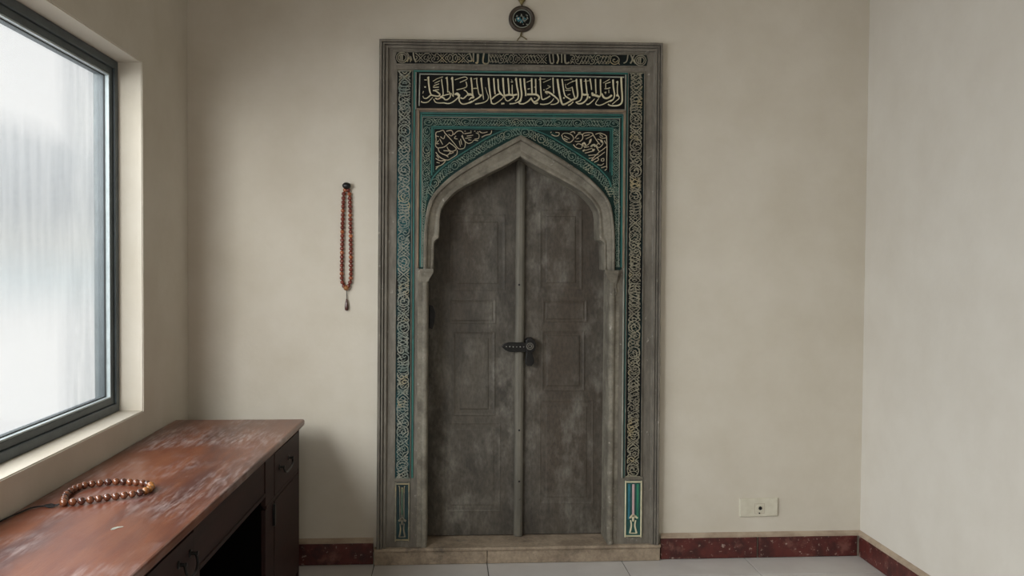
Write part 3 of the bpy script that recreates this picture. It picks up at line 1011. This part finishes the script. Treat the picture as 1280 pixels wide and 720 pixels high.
for nm, x0, y0, strokes, tri in (('left', 535, 155, SL, [(543.2, 159.8), (620, 161.2), (600, 173.2), (577, 186.4), (558.5, 199.4), (542.5, 213.5)]),
                                 ('right', 680, 155, SR, [(763.5, 164), (688, 162), (706, 173.8), (728, 188.6), (746, 202), (762.2, 216)])):
    bm = B()
    quadpx(bm, tri, .0085, .0107)
    p = obj('spandrel_panel', bm, 'black', field, label='black %s corner panel with tan script' % nm)
    bm = B()
    for i, st in enumerate(strokes):
        ribbon(bm, [W(x0 + x / 10.29, y0 + y / 10.29) for x, y in st], 1.1 / 242, .9 / 242, .0042 - .00004 * (i % 7), .0088, 4)
    if nm == 'right':
        for st in ([(495, 262), (520, 240), (540, 270)], [(590, 240), (605, 195)], [(610, 285), (640, 265), (665, 290)], [(735, 205), (750, 235)], [(640, 320), (630, 350)], [(500, 345), (530, 330)]):
            ribbon(bm, [W(x0 + x / 10.29, y0 + y / 10.29) for x, y in st], 2.6 / 242, 2.0 / 242, .0046, .0088, 3)
    o = obj('script_relief', bm, 'spand', portal)
    o.parent = field
    o.matrix_parent_inverse = p.matrix_parent_inverse.copy()

# ---------------- foot panels
for side in 'LR':
    f = LX if side == 'L' else RX
    xa, xb, y0, y1 = (496.5, 515.5, 604, 677) if side == 'L' else (786, 808.5, 601.5, 672)
    bm = B()
    quadpx(bm, bandquad(xa, xb, y0, y1, side), .010, .0145)
    fp = obj('foot_panel', bm, 'tealdark' if side == 'R' else 'navy', portal, label='small enamelled panel at the foot of the %s side' % ('left' if side == 'L' else 'right'))
    Q = lambda u, v: W(f(xa + (xb - xa) * u, y0 + (y1 - y0) * v), y0 + (y1 - y0) * v)
    bm = B()
    for a, b in (((.06, .02), (.94, .02)), ((.94, .0), (.94, 1)), ((.94, .98), (.06, .98)), ((.06, 1), (.06, 0))):
        ribbon(bm, [Q(*a), Q(*b)], .008, .008, .004, .0105)
    obj('cream_rim', bm, 'cream' if side == 'R' else 'gold', fp)
    bm = B()
    if side == 'L':
        for st, a, b in (([(.25, .06), (.33, .12), (.36, .62)], 1.2, 1), ([(.68, .06), (.62, .12), (.62, .62)], 1.2, 1), ([(.49, .08), (.49, .62)], 2.4, 1.6)):
            ribbon(bm, [Q(*q) for q in st], a / 242, b / 242, .005, .0105, 4)
    for st, a, b in (([(.28, .66), (.5, .62), (.74, .66)], 3, 3), ([(.36, .70), (.4, .80), (.32, .93)], 1.8, 2.4), ([(.64, .70), (.6, .80), (.7, .93)], 1.8, 2.4), ([(.3, .93), (.7, .93)], 1.2, 1.2),
                     ([(.5, .60), (.5, .72)], 5, 2)):
        ribbon(bm, [Q(*q) for q in st], a / 242, b / 242, .0045, .0105, 4)
    obj('vase_motif', bm, 'cream' if side == 'R' else 'gold', fp)
    if side == 'R':
        for u, m in ((.27, 'blue'), (.5, 'pink'), (.75, 'green')):
            bm = B()
            ribbon(bm, [Q(u, .06), Q(u, .60 if u == .5 else .68)], 3.2 / 242, 3.2 / 242, .0055, .0105)
            obj('enamel_stripe', bm, m, fp, label={'blue': 'teal blue stripe', 'pink': 'pink stripe', 'green': 'green stripe'}[m])
    else:
        bm = B()
        ribbon(bm, [Q(.49, .1), Q(.49, .55)], .9 / 242, .9 / 242, .0035, .0055)
        obj('enamel_stripe', bm, 'green', fp)
    # cross rail between border and foot panel
    bm = B()
    yy = y0 - 3.5
    ribbon(bm, [W(f(xa - 1, yy), yy), W(f(xb + 1, yy), yy)], .012, .012, .007, .0137)
    obj('cross_rail', bm, 'stone_l', portal)

# ------------------------------------------------------------------ threshold
th = thing('threshold_step', 'low worn stone threshold step below the double door', 'step', (0, 0, 0))
bm = B()
tv = [(PXL, -.012), (PXR, -.012), (PXR, YW - .001), (hx - .004, YW - .001), (hx - .004, .272), (-hx + .004, .272), (-hx + .004, YW - .001), (PXL, YW - .001)]
lo_ = [bm.verts.new((x, y, .070)) for x, y in tv]
hi_ = [bm.verts.new((x, y, Z_TH)) for x, y in tv]
bm.faces.new(lo_[::-1]); bm.faces.new(hi_)
for k in range(8):
    bm.faces.new((lo_[k], lo_[(k + 1) % 8], hi_[(k + 1) % 8], hi_[k]))
obj('tread', bm, 'threshold', th, bevel=.005)
xj = W(609, 697)[0]
for x0, x1 in ((PXL + .003, xj - .0012), (xj + .0012, PXR - .003)):
    bm = B()
    box(bm, x0, x1, -.004, YW - .001, .001, .0695)
    obj('riser', bm, 'threshold', th, bevel=.003)

# ------------------------------------------------------------------ door leaves
YD = .187
xm = CX0 - W(644, 400)[0]


def wd(px, py, y=YD):
    return W(px, py, y)


def arch_z(x):
    """height of the leaf top at horizontal position x (just behind the arch)"""
    best = AI[0][1]
    for a, b in zip(AI, AI[1:]):
        if min(a[0], b[0]) - 1e-9 <= x <= max(a[0], b[0]) + 1e-9 and abs(b[0] - a[0]) > 1e-7:
            t = (x - a[0]) / (b[0] - a[0])
            best = max(best, a[1] + (b[1] - a[1]) * t)
    return best


XC = wd(650.5, 430)[0]
xo = .535
for name, xa, xb, lab in (('door_1', CX0 - xo, XC - .001, 'left leaf of the weathered grey double door with centre strip'),
                          ('door_2', XC + .001, CX0 + xo, 'right leaf of the weathered grey double door carrying the black lock')):
    bm = B()
    n = 24
    top = []
    for i in range(n + 1):
        x = xa + (xb - xa) * i / n
        xr = CX0 + (x - CX0) * .86
        top.append((x, arch_z(xr) + .05))
    prism(bm, [(xa, Z_TH + .006)] + top + [(xb, Z_TH + .006)], YD, YD + .04)
    d = struct(name, bm, 'door', lab, 'door', bevel=0)
    d['kind'] = 'structure'
    if name == 'door_1':
        DL = d
    else:
        DR = d


def panel_frame(par, px0, py0, px1, py1, w=2.0, depth=.006, inner=None):
    depth *= .55
    bm = B()
    def rect(m):
        return [wd(px0 + m, py0 + m), wd(px1 - m, py0 + m), wd(px1 - m, py1 - m), wd(px0 + m, py1 - m)]
    R0, R1, R2, R3 = rect(0), rect(w * .5), rect(w), rect(w * 1.6)
    rows = []
    for R, y in ((R0, YD), (R0, YD - depth * .6), (R1, YD - depth), (R2, YD - depth * .5), (R3, YD)):
        rows.append([(q[0], y, q[1]) for q in R])
    loft(bm, rows, closed=True)
    if inner:
        m0, m1 = inner
        rows = []
        for m, y in ((m0, YD), (m0 + 1.5, YD - depth * .9), (m1, YD - depth)):
            rows.append([(q[0], y, q[1]) for q in rect(m)])
        rr = loft(bm, rows, closed=True)
        bm.faces.new(rr[-1])
    obj('door_panel', bm, 'door', par)


panel_frame(DL, 562, 268, 632, 364, 2.6, .006, (9, 12))
panel_frame(DL, 561, 374, 620, 405, 2.2, .007, (3.5, 6))
panel_frame(DL, 566, 414, 619, 520, 2.2, .007, (8, 11))
panel_frame(DL, 556, 528, 626, 640, 2.0, .004, (8, 11))
panel_frame(DR, 674, 262, 728, 362, 2.6, .006, (8, 11))
panel_frame(DR, 678, 374.5, 734, 403, 2.2, .007, (3.5, 6))
panel_frame(DR, 677, 413, 731, 489, 2.2, .007, (6, 9))
panel_frame(DR, 674, 500, 742, 630, 2.0, .004, (8, 11))

# centre cover strip on the left leaf
bm = B()
x0, x1 = wd(644.2, 430, YD - .03)[0], wd(655.2, 430, YD - .03)[0]
zt, zb = wd(650, 197, YD - .03)[1], Z_TH + .004
xcs = (x0 + x1) / 2
hwid = (x1 - x0) / 2
pr = [(xcs - hwid, YD), (xcs - hwid, YD - .018), (xcs - hwid * .8, YD - .028), (xcs - hwid * .3, YD - .034), (xcs + hwid * .35, YD - .034), (xcs + hwid * .8, YD - .028), (xcs + hwid, YD - .018), (xcs + hwid, YD)]
rows = loft(bm, [[(x, y, z) for x, y in pr] for z in (zb, zt - .02, zt - .004)])
bm.faces.new(rows[0])
bm.faces.new(rows[-1])
cs = obj('cover_strip', bm, 'strip', DL)
for py in (356, 538, 602):
    bm = B()
    q = wd(649, py, YD - .035)
    lathe(bm, [(.006, 0), (.005, .002), (.001, .003)], (q[0], YD - .0335, q[1]), seg=12)
    obj('nail_head', bm, 'iron', cs)
bm = B()
q = wd(650.5, 199, YD - .04)
box(bm, xcs - hwid - .006, xcs + hwid + .006, YD - .038, YD, zt - .012, zt + .004)
obj('strip_cap', bm, 'strip', cs, bevel=.003)

# small iron pull at the hinge side of the left leaf
bm = B()
pr = [wd(536.5, 381), wd(541, 381.5), wd(544, 390), wd(543.5, 402), wd(540.5, 411), wd(536.5, 410)]
prism(bm, pr, YD - .02, YD)
obj('iron_strap', bm, 'iron', DL, bevel=.003)

# lock on the right leaf: case, sliding bolt, rosette, drop handle
yl = YD - .036
bm = B()
case = [(656, 424), (659, 421.5), (663.5, 421), (667, 424), (668.6, 428), (668.4, 434), (666, 438), (661, 440), (656.8, 438)]
prism(bm, [wd(*q) for q in case], yl - .028, YD)
lock = obj('lock', bm, 'iron', DR, bevel=.004, label='black iron lock')
bm = B()
bolt = [(626.2, 432.2), (629, 429), (634.5, 427), (657, 427.2), (657, 438.8), (636, 438.6), (631, 436.6)]
prism(bm, [wd(*q) for q in bolt], yl - .022, yl + .002)
bl = obj('sliding_bolt', bm, 'iron', lock, bevel=.003)
bm = B()
for i in range(6):
    q = wd(632 + i * 4.3, 431.8 + (.5 if i > 1 else .2))
    lathe(bm, [(.0035, 0), (.0028, .002), (.0008, .003)], (q[0], yl - .0215, q[1]), seg=10)
obj('stud_row', bm, 'steel', bl)
q = wd(661, 431.3)
bm = B()
lathe(bm, [(.0205, 0), (.0205, .004), (.018, .008), (.0145, .008), (.0130, .005), (.0105, .005), (.0095, .009), (.0065, .009), (.0055, .005), (.0005, .005)],
      (q[0], yl - .0275, q[1]), seg=28)
ro = obj('rosette', bm, 'steel', lock, smooth=False, label='worn steel keyhole rosette')
bm = B()
lathe(bm, [(.0142, 0), (.0142, .0085), (.0108, .0085), (.0108, 0)], (q[0], yl - .0275, q[1]), seg=28)
obj('dark_groove', bm, 'iron', lock)
bm = B()
lathe(bm, [(.0052, 0), (.0052, .0085), (.0004, .0085)], (q[0], yl - .0275, q[1]), seg=16)
obj('keyhole', bm, 'iron', lock)
bm = B()
hd = [(656.8, 437), (664.2, 437), (664.6, 442), (666.6, 448.5), (666.2, 453), (663.5, 456.2), (658, 456.2), (655.6, 453), (655.6, 448), (656.8, 442)]
prism(bm, [wd(*q) for q in hd], yl - .018, yl - .004)
obj('drop_handle', bm, 'iron', lock, bevel=.003)

# ------------------------------------------------------------------ desk
desk = thing('writing_desk', 'long worn red-brown wooden desk under the window with two drawers', 'desk', (-1.38, -1.5, 0))
XB = XL + .006
DW = .615
DN = -2.95          # near end, out of frame


def dshape(o):
    """the desk is a little narrower at its near end"""
    for v in o.data.vertices:
        k = (DW + .0325 * (v.co.y + .195)) / DW
        v.co.x = XB + (v.co.x - XB) * k
    return o


XFR = -1.075        # front edge of top at the far end
XCF = -1.097        # carcass front
YE = -.195
bm = B()
prof = [(XB, ZD - .032), (XFR - .012, ZD - .032), (XFR - .003, ZD - .029), (XFR, ZD - .022), (XFR, ZD - .008), (XFR - .003, ZD - .002), (XFR - .008, ZD), (XB, ZD)]
ny = 30
rows = loft(bm, [[(x, YE + (DN - YE) * i / ny, z) for x, z in prof] for i in range(ny + 1)], closed=True)
bm.faces.new(rows[0]); bm.faces.new(rows[-1])
dshape(obj('desktop', bm, 'desk', desk))


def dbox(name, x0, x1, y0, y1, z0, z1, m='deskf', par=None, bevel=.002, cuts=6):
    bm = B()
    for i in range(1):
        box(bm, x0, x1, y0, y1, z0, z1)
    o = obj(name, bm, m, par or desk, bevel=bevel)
    return dshape(o)


ZU = ZD - .033
# far pedestal
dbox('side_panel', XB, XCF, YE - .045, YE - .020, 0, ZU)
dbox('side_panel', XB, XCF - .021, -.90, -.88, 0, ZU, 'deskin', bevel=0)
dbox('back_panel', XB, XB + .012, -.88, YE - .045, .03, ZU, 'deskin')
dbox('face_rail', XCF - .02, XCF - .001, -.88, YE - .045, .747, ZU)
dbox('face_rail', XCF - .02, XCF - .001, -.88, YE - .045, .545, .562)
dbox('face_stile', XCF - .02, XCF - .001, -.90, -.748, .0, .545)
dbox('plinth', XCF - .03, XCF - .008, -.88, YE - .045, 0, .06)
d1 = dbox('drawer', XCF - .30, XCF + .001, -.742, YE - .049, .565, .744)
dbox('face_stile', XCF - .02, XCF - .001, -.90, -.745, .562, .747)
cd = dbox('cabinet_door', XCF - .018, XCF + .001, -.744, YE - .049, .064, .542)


def fx(y, x=None):
    k = (DW + .0325 * (y + .195)) / DW
    return XB + ((XCF if x is None else x) - XB) * k


def bail(y0, y1, z, par, drop=.03):
    for y in (y0, y1):
        bm = B()
        lathe(bm, [(.0125, 0), (.012, .003), (.006, .005), (.005, .018), (.007, .02), (.0065, .024), (.001, .025)], (fx(y) + .001, y, z), axis='x', seg=14)
        obj('handle_post', bm, 'iron', par)
    bm = B()
    x = fx((y0 + y1) / 2) + .018
    tube(bm, [(fx(y0) + .018, y0, z), (x + .006, y0 - .004, z - drop * .6), (x + .008, y0 + (y1 - y0) * .18, z - drop), (x + .008, (y0 + y1) / 2, z - drop * 1.05), (x + .008, y0 + (y1 - y0) * .82, z - drop),
              (x + .006, y1 + .004, z - drop * .6), (fx(y1) + .018, y1, z)], .0042, 8, 4)
    obj('handle', bm, 'iron', par)


bail(-.655, -.47, .668, d1, .03)
FL = []
for px, py in ((138, 661.8), (141.5, 659.8), (147, 658.4), (154, 658), (154.5, 658.8), (148, 660), (143.5, 661.8), (139, 662.6)):
    d_ = rt * ((px - 640) / F) + up * ((360 - py) / F) + fw
    t_ = (ZD - CAM.z) / d_.z
    FL.append(CAM + d_ * t_)
bm = B()
lo_ = [bm.verts.new((q.x, q.y, ZD - .0005)) for q in FL]
hi_ = [bm.verts.new((q.x, q.y, ZD + .0006)) for q in FL]
bm.faces.new(lo_[::-1]); bm.faces.new(hi_)
for k in range(8):
    bm.faces.new((lo_[k], lo_[(k + 1) % 8], hi_[(k + 1) % 8], hi_[k]))
obj('paint_fleck', bm, 'paleline', desk, label='small white paint fleck')
bm = B()
prism(bm, [(0, .44), (.012, .445), (.014, .50), (.008, .535), (-.006, .535), (-.012, .50), (-.010, .445)], -.006, .006)
for v in bm.verts:
    v.co = Vector((fx(-.77) + .004 - v.co.y, -.765 + v.co.x, v.co.z))
obj('door_pull', bm, 'iron', cd, bevel=.002)
# knee-hole apron
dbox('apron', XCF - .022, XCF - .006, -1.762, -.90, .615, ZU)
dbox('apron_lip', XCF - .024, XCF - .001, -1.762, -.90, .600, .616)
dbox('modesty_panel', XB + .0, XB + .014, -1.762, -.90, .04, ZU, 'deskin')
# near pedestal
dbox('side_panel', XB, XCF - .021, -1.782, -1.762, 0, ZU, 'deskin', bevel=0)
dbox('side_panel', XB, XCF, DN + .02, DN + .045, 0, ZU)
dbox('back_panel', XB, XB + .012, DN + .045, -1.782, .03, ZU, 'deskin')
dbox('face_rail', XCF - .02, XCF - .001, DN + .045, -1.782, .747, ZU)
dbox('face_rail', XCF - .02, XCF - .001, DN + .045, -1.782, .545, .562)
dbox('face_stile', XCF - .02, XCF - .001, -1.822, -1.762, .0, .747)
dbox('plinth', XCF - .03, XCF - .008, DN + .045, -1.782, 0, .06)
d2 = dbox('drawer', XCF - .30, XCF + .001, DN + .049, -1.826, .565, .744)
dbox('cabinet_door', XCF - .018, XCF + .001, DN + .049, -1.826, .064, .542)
bail(-1.965, -1.862, .688, d2, .046)

# ------------------------------------------------------------------ prayer beads on the desk
RB = .0125
ringp = [(-1.573, -1.722), (-1.598, -1.655), (-1.612, -1.592), (-1.609, -1.541), (-1.598, -1.508), (-1.58, -1.487), (-1.557, -1.475), (-1.53, -1.464), (-1.504, -1.459), (-1.478, -1.462), (-1.452, -1.471),
         (-1.428, -1.478), (-1.405, -1.488), (-1.384, -1.505), (-1.366, -1.537), (-1.366, -1.578), (-1.380, -1.612), (-1.405, -1.632), (-1.432, -1.65), (-1.462, -1.662), (-1.49, -1.682), (-1.518, -1.700), (-1.546, -1.714)]
closed = smooth_pts([(x, y) for x, y in ringp + [ringp[0]]], 6)
total = sum(math.dist(a, b) for a, b in zip(closed, closed[1:]))
nb = int(total / (RB * 2.0))
ringb = resample(closed, nb + 1)[:-1]
dk = thing('prayer_beads', 'ring of round brown wooden prayer beads with black cord lying on the desk', 'prayer beads', (-1.49, -1.58, ZD))


def bead_mesh(r, m, sx=1.0):
    bm = B()
    prof = []
    n = 12
    for i in range(n + 1):
        a = PI * (i / n)
        prof.append((max(.0012, r * math.sin(a)), -r * sx * math.cos(a)))
    lathe(bm, prof, (0, 0, 0), axis='z', seg=18)
    me = bpy.data.meshes.new('bead')
    bmesh.ops.recalc_face_normals(bm, faces=bm.faces)
    bm.to_mesh(me)
    bm.free()
    for p in me.polygons:
        p.use_smooth = True
    me.materials.append(M[m])
    return me


def place(name, me, par, loc, rot=(0, 0, 0), s=1):
    o = bpy.data.objects.new(name, me)
    C.objects.link(o)
    o.parent = par
    o.location = Vector(loc) - Vector(par.location)
    o.rotation_euler = rot
    o.scale = (s, s, s)
    return o


bms = [bead_mesh(RB, k) for k in ('bead', 'bead2', 'bead3')]
rb = random.Random(4)
pts3 = []
for i, (x, y) in enumerate(ringb):
    a, b = ringb[i - 1], ringb[(i + 1) % nb]
    ang = math.atan2(b[1] - a[1], b[0] - a[0])
    s = .985 * (1 + rb.uniform(-.03, .02))
    pts3.append((x, y, ZD + RB))
    place('bead', rb.choice((bms[0], bms[0], bms[1])) if not (x > -1.39 and y > -1.60) else bms[2], dk, (x, y, ZD + RB * s + .0002), (0, PI / 2, ang), s)
bm = B()
tube(bm, pts3 + [pts3[0]], .0022, 6, 1)
obj('cord', bm, 'cord', dk)
bm = B()
ty = ZD + .0035
tube(bm, [(-1.578, -1.728, ZD + .010), (-1.592, -1.72, ZD + .006), (-1.612, -1.722, ty), (-1.64, -1.728, ty), (-1.66, -1.745, ty), (-1.672, -1.80, ty), (-1.682, -1.87, ty), (-1.684, -1.98, ty)], .0024, 8, 5)
tube(bm, [(-1.585, -1.735, ZD + .008), (-1.606, -1.74, ty), (-1.628, -1.728, ty + .002), (-1.612, -1.716, ty + .003), (-1.600, -1.728, ty + .004)], .0024, 8, 5)
obj('tassel_cord', bm, 'cord', dk)

# ------------------------------------------------------------------ prayer beads on the wall
YB = YW - .012
hk = W(433, 232)
hook = thing('wall_hook', 'dark oval wall hook with a painted highlight dot holding the hanging prayer beads', 'hook', (hk[0], YW, hk[1]))
bm = B()
lathe(bm, [(.006, 0), (.006, .014), (.017, .018), (.0215, .026), (.0205, .034), (.012, .040), (.001, .041)], (hk[0], YW, hk[1]), seg=22)
for v in bm.verts:
    v.co.z = hk[1] + (v.co.z - hk[1]) * .8
obj('knob', bm, 'iron', hook, smooth=True)
bm = B()
lathe(bm, [(.006, 0), (.005, .0015), (.001, .002)], (hk[0] - .010, YW - .0365, hk[1] + .001), seg=12)
obj('painted_highlight', bm, 'plastic', hook, label='pale dot painted as a highlight')  # pale disc standing in for the highlight on the knob
wb = thing('prayer_beads', 'long strand of red-brown prayer beads hanging from a dark hook left of the doorway', 'prayer beads', (hk[0], YB, hk[1]))
left = [(431.5, 237.5), (429.6, 243), (429, 255), (428.3, 275), (427.8, 300), (427.4, 325), (427.2, 345), (428, 353), (430, 357.6)]
right = [(435.5, 237.5), (437, 243), (437.6, 255), (438, 275), (438.4, 300), (438.6, 325), (438.6, 345), (437.6, 353), (435.6, 357.6)]
me1 = bead_mesh(.0112, 'rbead', .98)
me2 = bead_mesh(.0112, 'rbead2', .98)
for k, line in enumerate((left, right)):
    wl = [W(px, py, YB) for px, py in smooth_pts(line, 4)]
    L_ = sum(math.dist(a, b) for a, b in zip(wl, wl[1:]))
    n = int(L_ / .0202)
    rs = resample(wl, n)
    for i, (x, z) in enumerate(rs):
        m_ = me2 if (i * 7 + k * 3) % 5 == 0 else me1
        place('bead', m_, wb, (x, YB, z), (0, rb.uniform(-.2, .2), 0), 1.0)
    bm = B()
    top = W(433, 229, YB)
    tube(bm, [(top[0], YB - .004, top[1])] + [(x, YB, z) for x, z in rs] + [(W(433, 361)[0], YB, W(433, 361)[1])], .0018, 6, 1)
    obj('cord', bm, 'cord', wb)
g = W(433, 360, YB)
gm = bead_mesh(.0150, 'bead3', .9)
place('end_bead', gm, wb, (g[0], YB - .004, g[1]))['label'] = 'larger golden brown bead'
bm = B()
a, b = W(433.3, 363, YB), W(433.4, 374, YB)
tube(bm, [(a[0], YB, a[1]), (b[0], YB + .003, b[1])], .0022, 6, 1)
obj('pendant_cord', bm, 'cord', wb)
c = W(433.3, 388.5, YB)
bm = B()
lathe(bm, [(.001, 0), (.0075, .002), (.0098, .009), (.0102, .018), (.0085, .034), (.006, .048), (.0035, .060), (.001, .064)], (c[0], YB + .002, c[1]), axis='z', seg=16)
obj('drop_pendant', bm, 'pend', wb, smooth=True)

# ------------------------------------------------------------------ medallion
mc = W(652.6, 22.5)
med = thing('hanging_medallion', 'round dark medallion with blue inlay hanging above the doorway', 'ornament', (mc[0], YW, mc[1]))
R = 16.4 / 242
bm = B()
lathe(bm, [(R * .96, 0), (R, .004), (R, .012), (R * .95, .018), (R * .86, .021), (R * .74, .0185), (R * .70, .014), (R * .68, .012), (.001, .012)], (mc[0], YW - .002, mc[1]), seg=48)
obj('medallion_ring', bm, 'bronze', med, smooth=False)
bm = B()
lathe(bm, [(R * .66, 0), (R * .66, .003), (.001, .003)], (mc[0], YW - .0142, mc[1]), seg=40)
inl = obj('inlay_disc', bm, 'black', med, label='black inlay disc')
bm = B()
ribbon(bm, [(mc[0] + R * .67 * math.cos(a), mc[1] + R * .66 * math.sin(a)) for a in [k * PI / 12 for k in range(25)]], .0042, .0042, YW - .0205, YW - .014, 2)
obj('pale_rim', bm, 'paleline', med)
Z = lambda u, v: W(610 + u / 12, v / 12)
bm = B()
for st, w in (([(520, 235), (555, 300), (600, 260)], 12), ([(545, 240), (520, 280), (560, 320)], 10), ([(430, 225), (445, 235)], 22), ([(500, 200), (512, 225), (490, 230)], 16), ([(570, 210), (600, 225)], 12), ([(505, 300), (485, 335)], 16),
              ([(575, 352), (600, 358)], 14), ([(525, 352), (540, 356)], 12), ([(410, 270), (420, 310)], 12), ([(590, 240), (600, 275)], 16)):
    ribbon(bm, [Z(*p) for p in st], w / 12 / 242, w / 12 / 242, YW - .0195, YW - .017, 4)
obj('pale_marks', bm, 'paleline', inl)
bm = B()
for st, w in (([(430, 275), (490, 262)], 48), ([(450, 310), (500, 290), (520, 330)], 26), ([(540, 260), (580, 280)], 20)):
    ribbon(bm, [Z(*p) for p in st], w / 12 / 242, w / 12 / 242, YW - .0188, YW - .017, 4)
obj('blue_inlay', bm, 'blue', inl)
bm = B()
lathe(bm, [(.005, 0), (.004, .002), (.001, .003)], (Z(458, 270)[0], YW - .019, Z(458, 270)[1]), seg=12)
obj('bright_stone', bm, 'plastic', inl)
zt = 3.06
bm = B()
tube(bm, [(mc[0], YW - .008, mc[1] + R * .97), (mc[0], YW - .008, mc[1] + R + .03), (mc[0], YW - .006, zt)], .0035, 6, 1)
obj('cord', bm, 'cord', med)
t0 = Z(510, 60)
bm = B()
lathe(bm, [(.004, 0), (.010, .012), (.022, .028), (.026, .045), (.020, .062), (.006, .075)], (t0[0], YW - .012, t0[1]), axis='z', seg=14)
for v in bm.verts:
    v.co.y = YW - .012 + (v.co.y - YW + .012) * .4
obj('brass_finial', bm, 'brass', med, smooth=True)
bm = B()
p0, p1, p2, p3 = Z(510, 470), Z(497, 520), Z(455, 580), Z(590, 575)
tube(bm, [(p0[0], YW - .008, p0[1] + .006), (p1[0], YW - .009, p1[1])], .0045, 6, 1)
tube(bm, [(p1[0], YW - .009, p1[1]), (p2[0], YW - .006, p2[1] + .004), (p2[0] - .004, YW - .006, p2[1] - .006)], .0022, 6, 3)
tube(bm, [(p1[0], YW - .009, p1[1]), (Z(540, 545)[0], YW - .008, Z(540, 545)[1]), (p3[0], YW - .006, p3[1])], .0026, 6, 3)
obj('lower_cord', bm, 'brass', med)
bm = B()
lathe(bm, [(.004, 0), (.004, .02), (.007, .021), (.001, .024)], (mc[0], YW, zt), seg=12)
obj('nail', bm, 'iron', med)

# ------------------------------------------------------------------ wall socket
sc = W(948, 633, YW)
so = thing('wall_socket', 'ivory rectangular wall outlet plate low on the wall right of the doorway', 'wall outlet', (sc[0], YW, sc[1]))
Q = lambda u, v: W(910 + u / 16, 610 + v / 16, YW)
bm = B()
cor = [Q(222, 212), Q(992, 190), Q(982, 550), Q(224, 574)]
cen = (sum(p[0] for p in cor) / 4, sum(p[1] for p in cor) / 4)
sh = lambda k: [(cen[0] + (p[0] - cen[0]) * k, cen[1] + (p[1] - cen[1]) * (2 * k - 1 if k < 1 else 1)) for p in cor]
rows = loft(bm, [[(p[0], y, p[1]) for p in sh(k)] for k, y in ((1, YW - .0003), (1, YW - .006), (.985, YW - .0095), (.965, YW - .0105))], closed=True)
bm.faces.new(rows[-1]); bm.faces.new(rows[0])
pl = obj('cover_plate', bm, 'plastic', so)
bm = B()
a = [Q(520, 305), Q(715, 300), Q(712, 495), Q(520, 500)]
for i in range(4):
    ribbon(bm, [a[i], a[(i + 1) % 4]], .0016, .0016, YW - .0112, YW - .0100)
obj('insert_outline', bm, 'baselip', pl)
bm = B()
q = Q(605, 402)
lathe(bm, [(.0195, 0), (.0195, .002), (.017, .0035), (.0145, .0015), (.012, .0015), (.0115, .003), (.001, .003)], (q[0], YW - .0102, q[1]), seg=28)
ins_ = obj('socket_insert', bm, 'plastic', so)
bm = B()
q = Q(628, 392)
lathe(bm, [(.0098, 0), (.0098, .0012), (.001, .0012)], (q[0], YW - .0128, q[1]), seg=16)
obj('socket_hole', bm, 'hole', ins_)
bm = B()
q = Q(612, 492)
lathe(bm, [(.004, 0), (.004, .001), (.0005, .001)], (q[0], YW - .0120, q[1]), seg=10)
obj('screw', bm, 'hole', so)

# ------------------------------------------------------------------ light
w = bpy.data.worlds.new('overcast_sky')
bpy.context.scene.world = w
w.use_nodes = True
nt = w.node_tree
N, L = nt.nodes, nt.links
bg = N['Background']
tc = N.new('ShaderNodeTexCoord')
sp = N.new('ShaderNodeSeparateXYZ')
L.new(tc.outputs['Generated'], sp.inputs[0])
mrn = N.new('ShaderNodeMapRange')
mrn.inputs['From Min'].default_value = -.3
mrn.inputs['From Max'].default_value = .3
L.new(sp.outputs['Z'], mrn.inputs['Value'])
cr = N.new('ShaderNodeValToRGB')
e = cr.color_ramp.elements
e[0].position = 0; e[0].color = (1.0, 1.0, 1.0, 1)
e[1].position = 1; e[1].color = (1.0, 1.0, 1.0, 1)
for pos, col in ((.40, (.98, .98, .98, 1)), (.47, (.80, .86, .88, 1)), (.53, (.80, .81, .80, 1)), (.60, (.74, .76, .78, 1)), (.67, (.84, .86, .88, 1)), (.72, (1.0, 1.0, 1.0, 1))):
    x = e.new(pos)
    x.color = col
L.new(mrn.outputs[0], cr.inputs[0])
L.new(cr.outputs[0], bg.inputs['Color'])
bg.inputs['Strength'].default_value = 1.5


def area(name, loc, target, sx, sy, power, col=(1, 1, 1)):
    d = bpy.data.lights.new(name, 'AREA')
    d.shape = 'RECTANGLE'
    d.size, d.size_y = sx, sy
    d.energy = power
    d.color = col
    o = bpy.data.objects.new(name, d)
    C.objects.link(o)
    o.location = loc
    o.rotation_euler = (Vector(target) - Vector(loc)).to_track_quat('-Z', 'Y').to_euler()
    return o


area('sky_light', (-3.2, -2.9, 2.5), (0, -2.7, 1.9), 5.0, 2.4, 270, (.97, .985, 1.0))
area('sky_glow', (-2.45, -3.9, 2.55), (-.9, 0, .9), 1.1, 1.5, 265, (1.0, .99, .97))
area('fill_light', (-.9, -6.0, 2.0), (.5, 0, 1.3), 2.0, 1.9, 24, (1.0, .96, .90))  # added fill from behind the camera, no real lamp there

sc_ = bpy.context.scene
sc_.view_settings.view_transform = 'Standard'
sc_.view_settings.look = 'None'
sc_.view_settings.exposure = 0
sc_.view_settings.gamma = 1
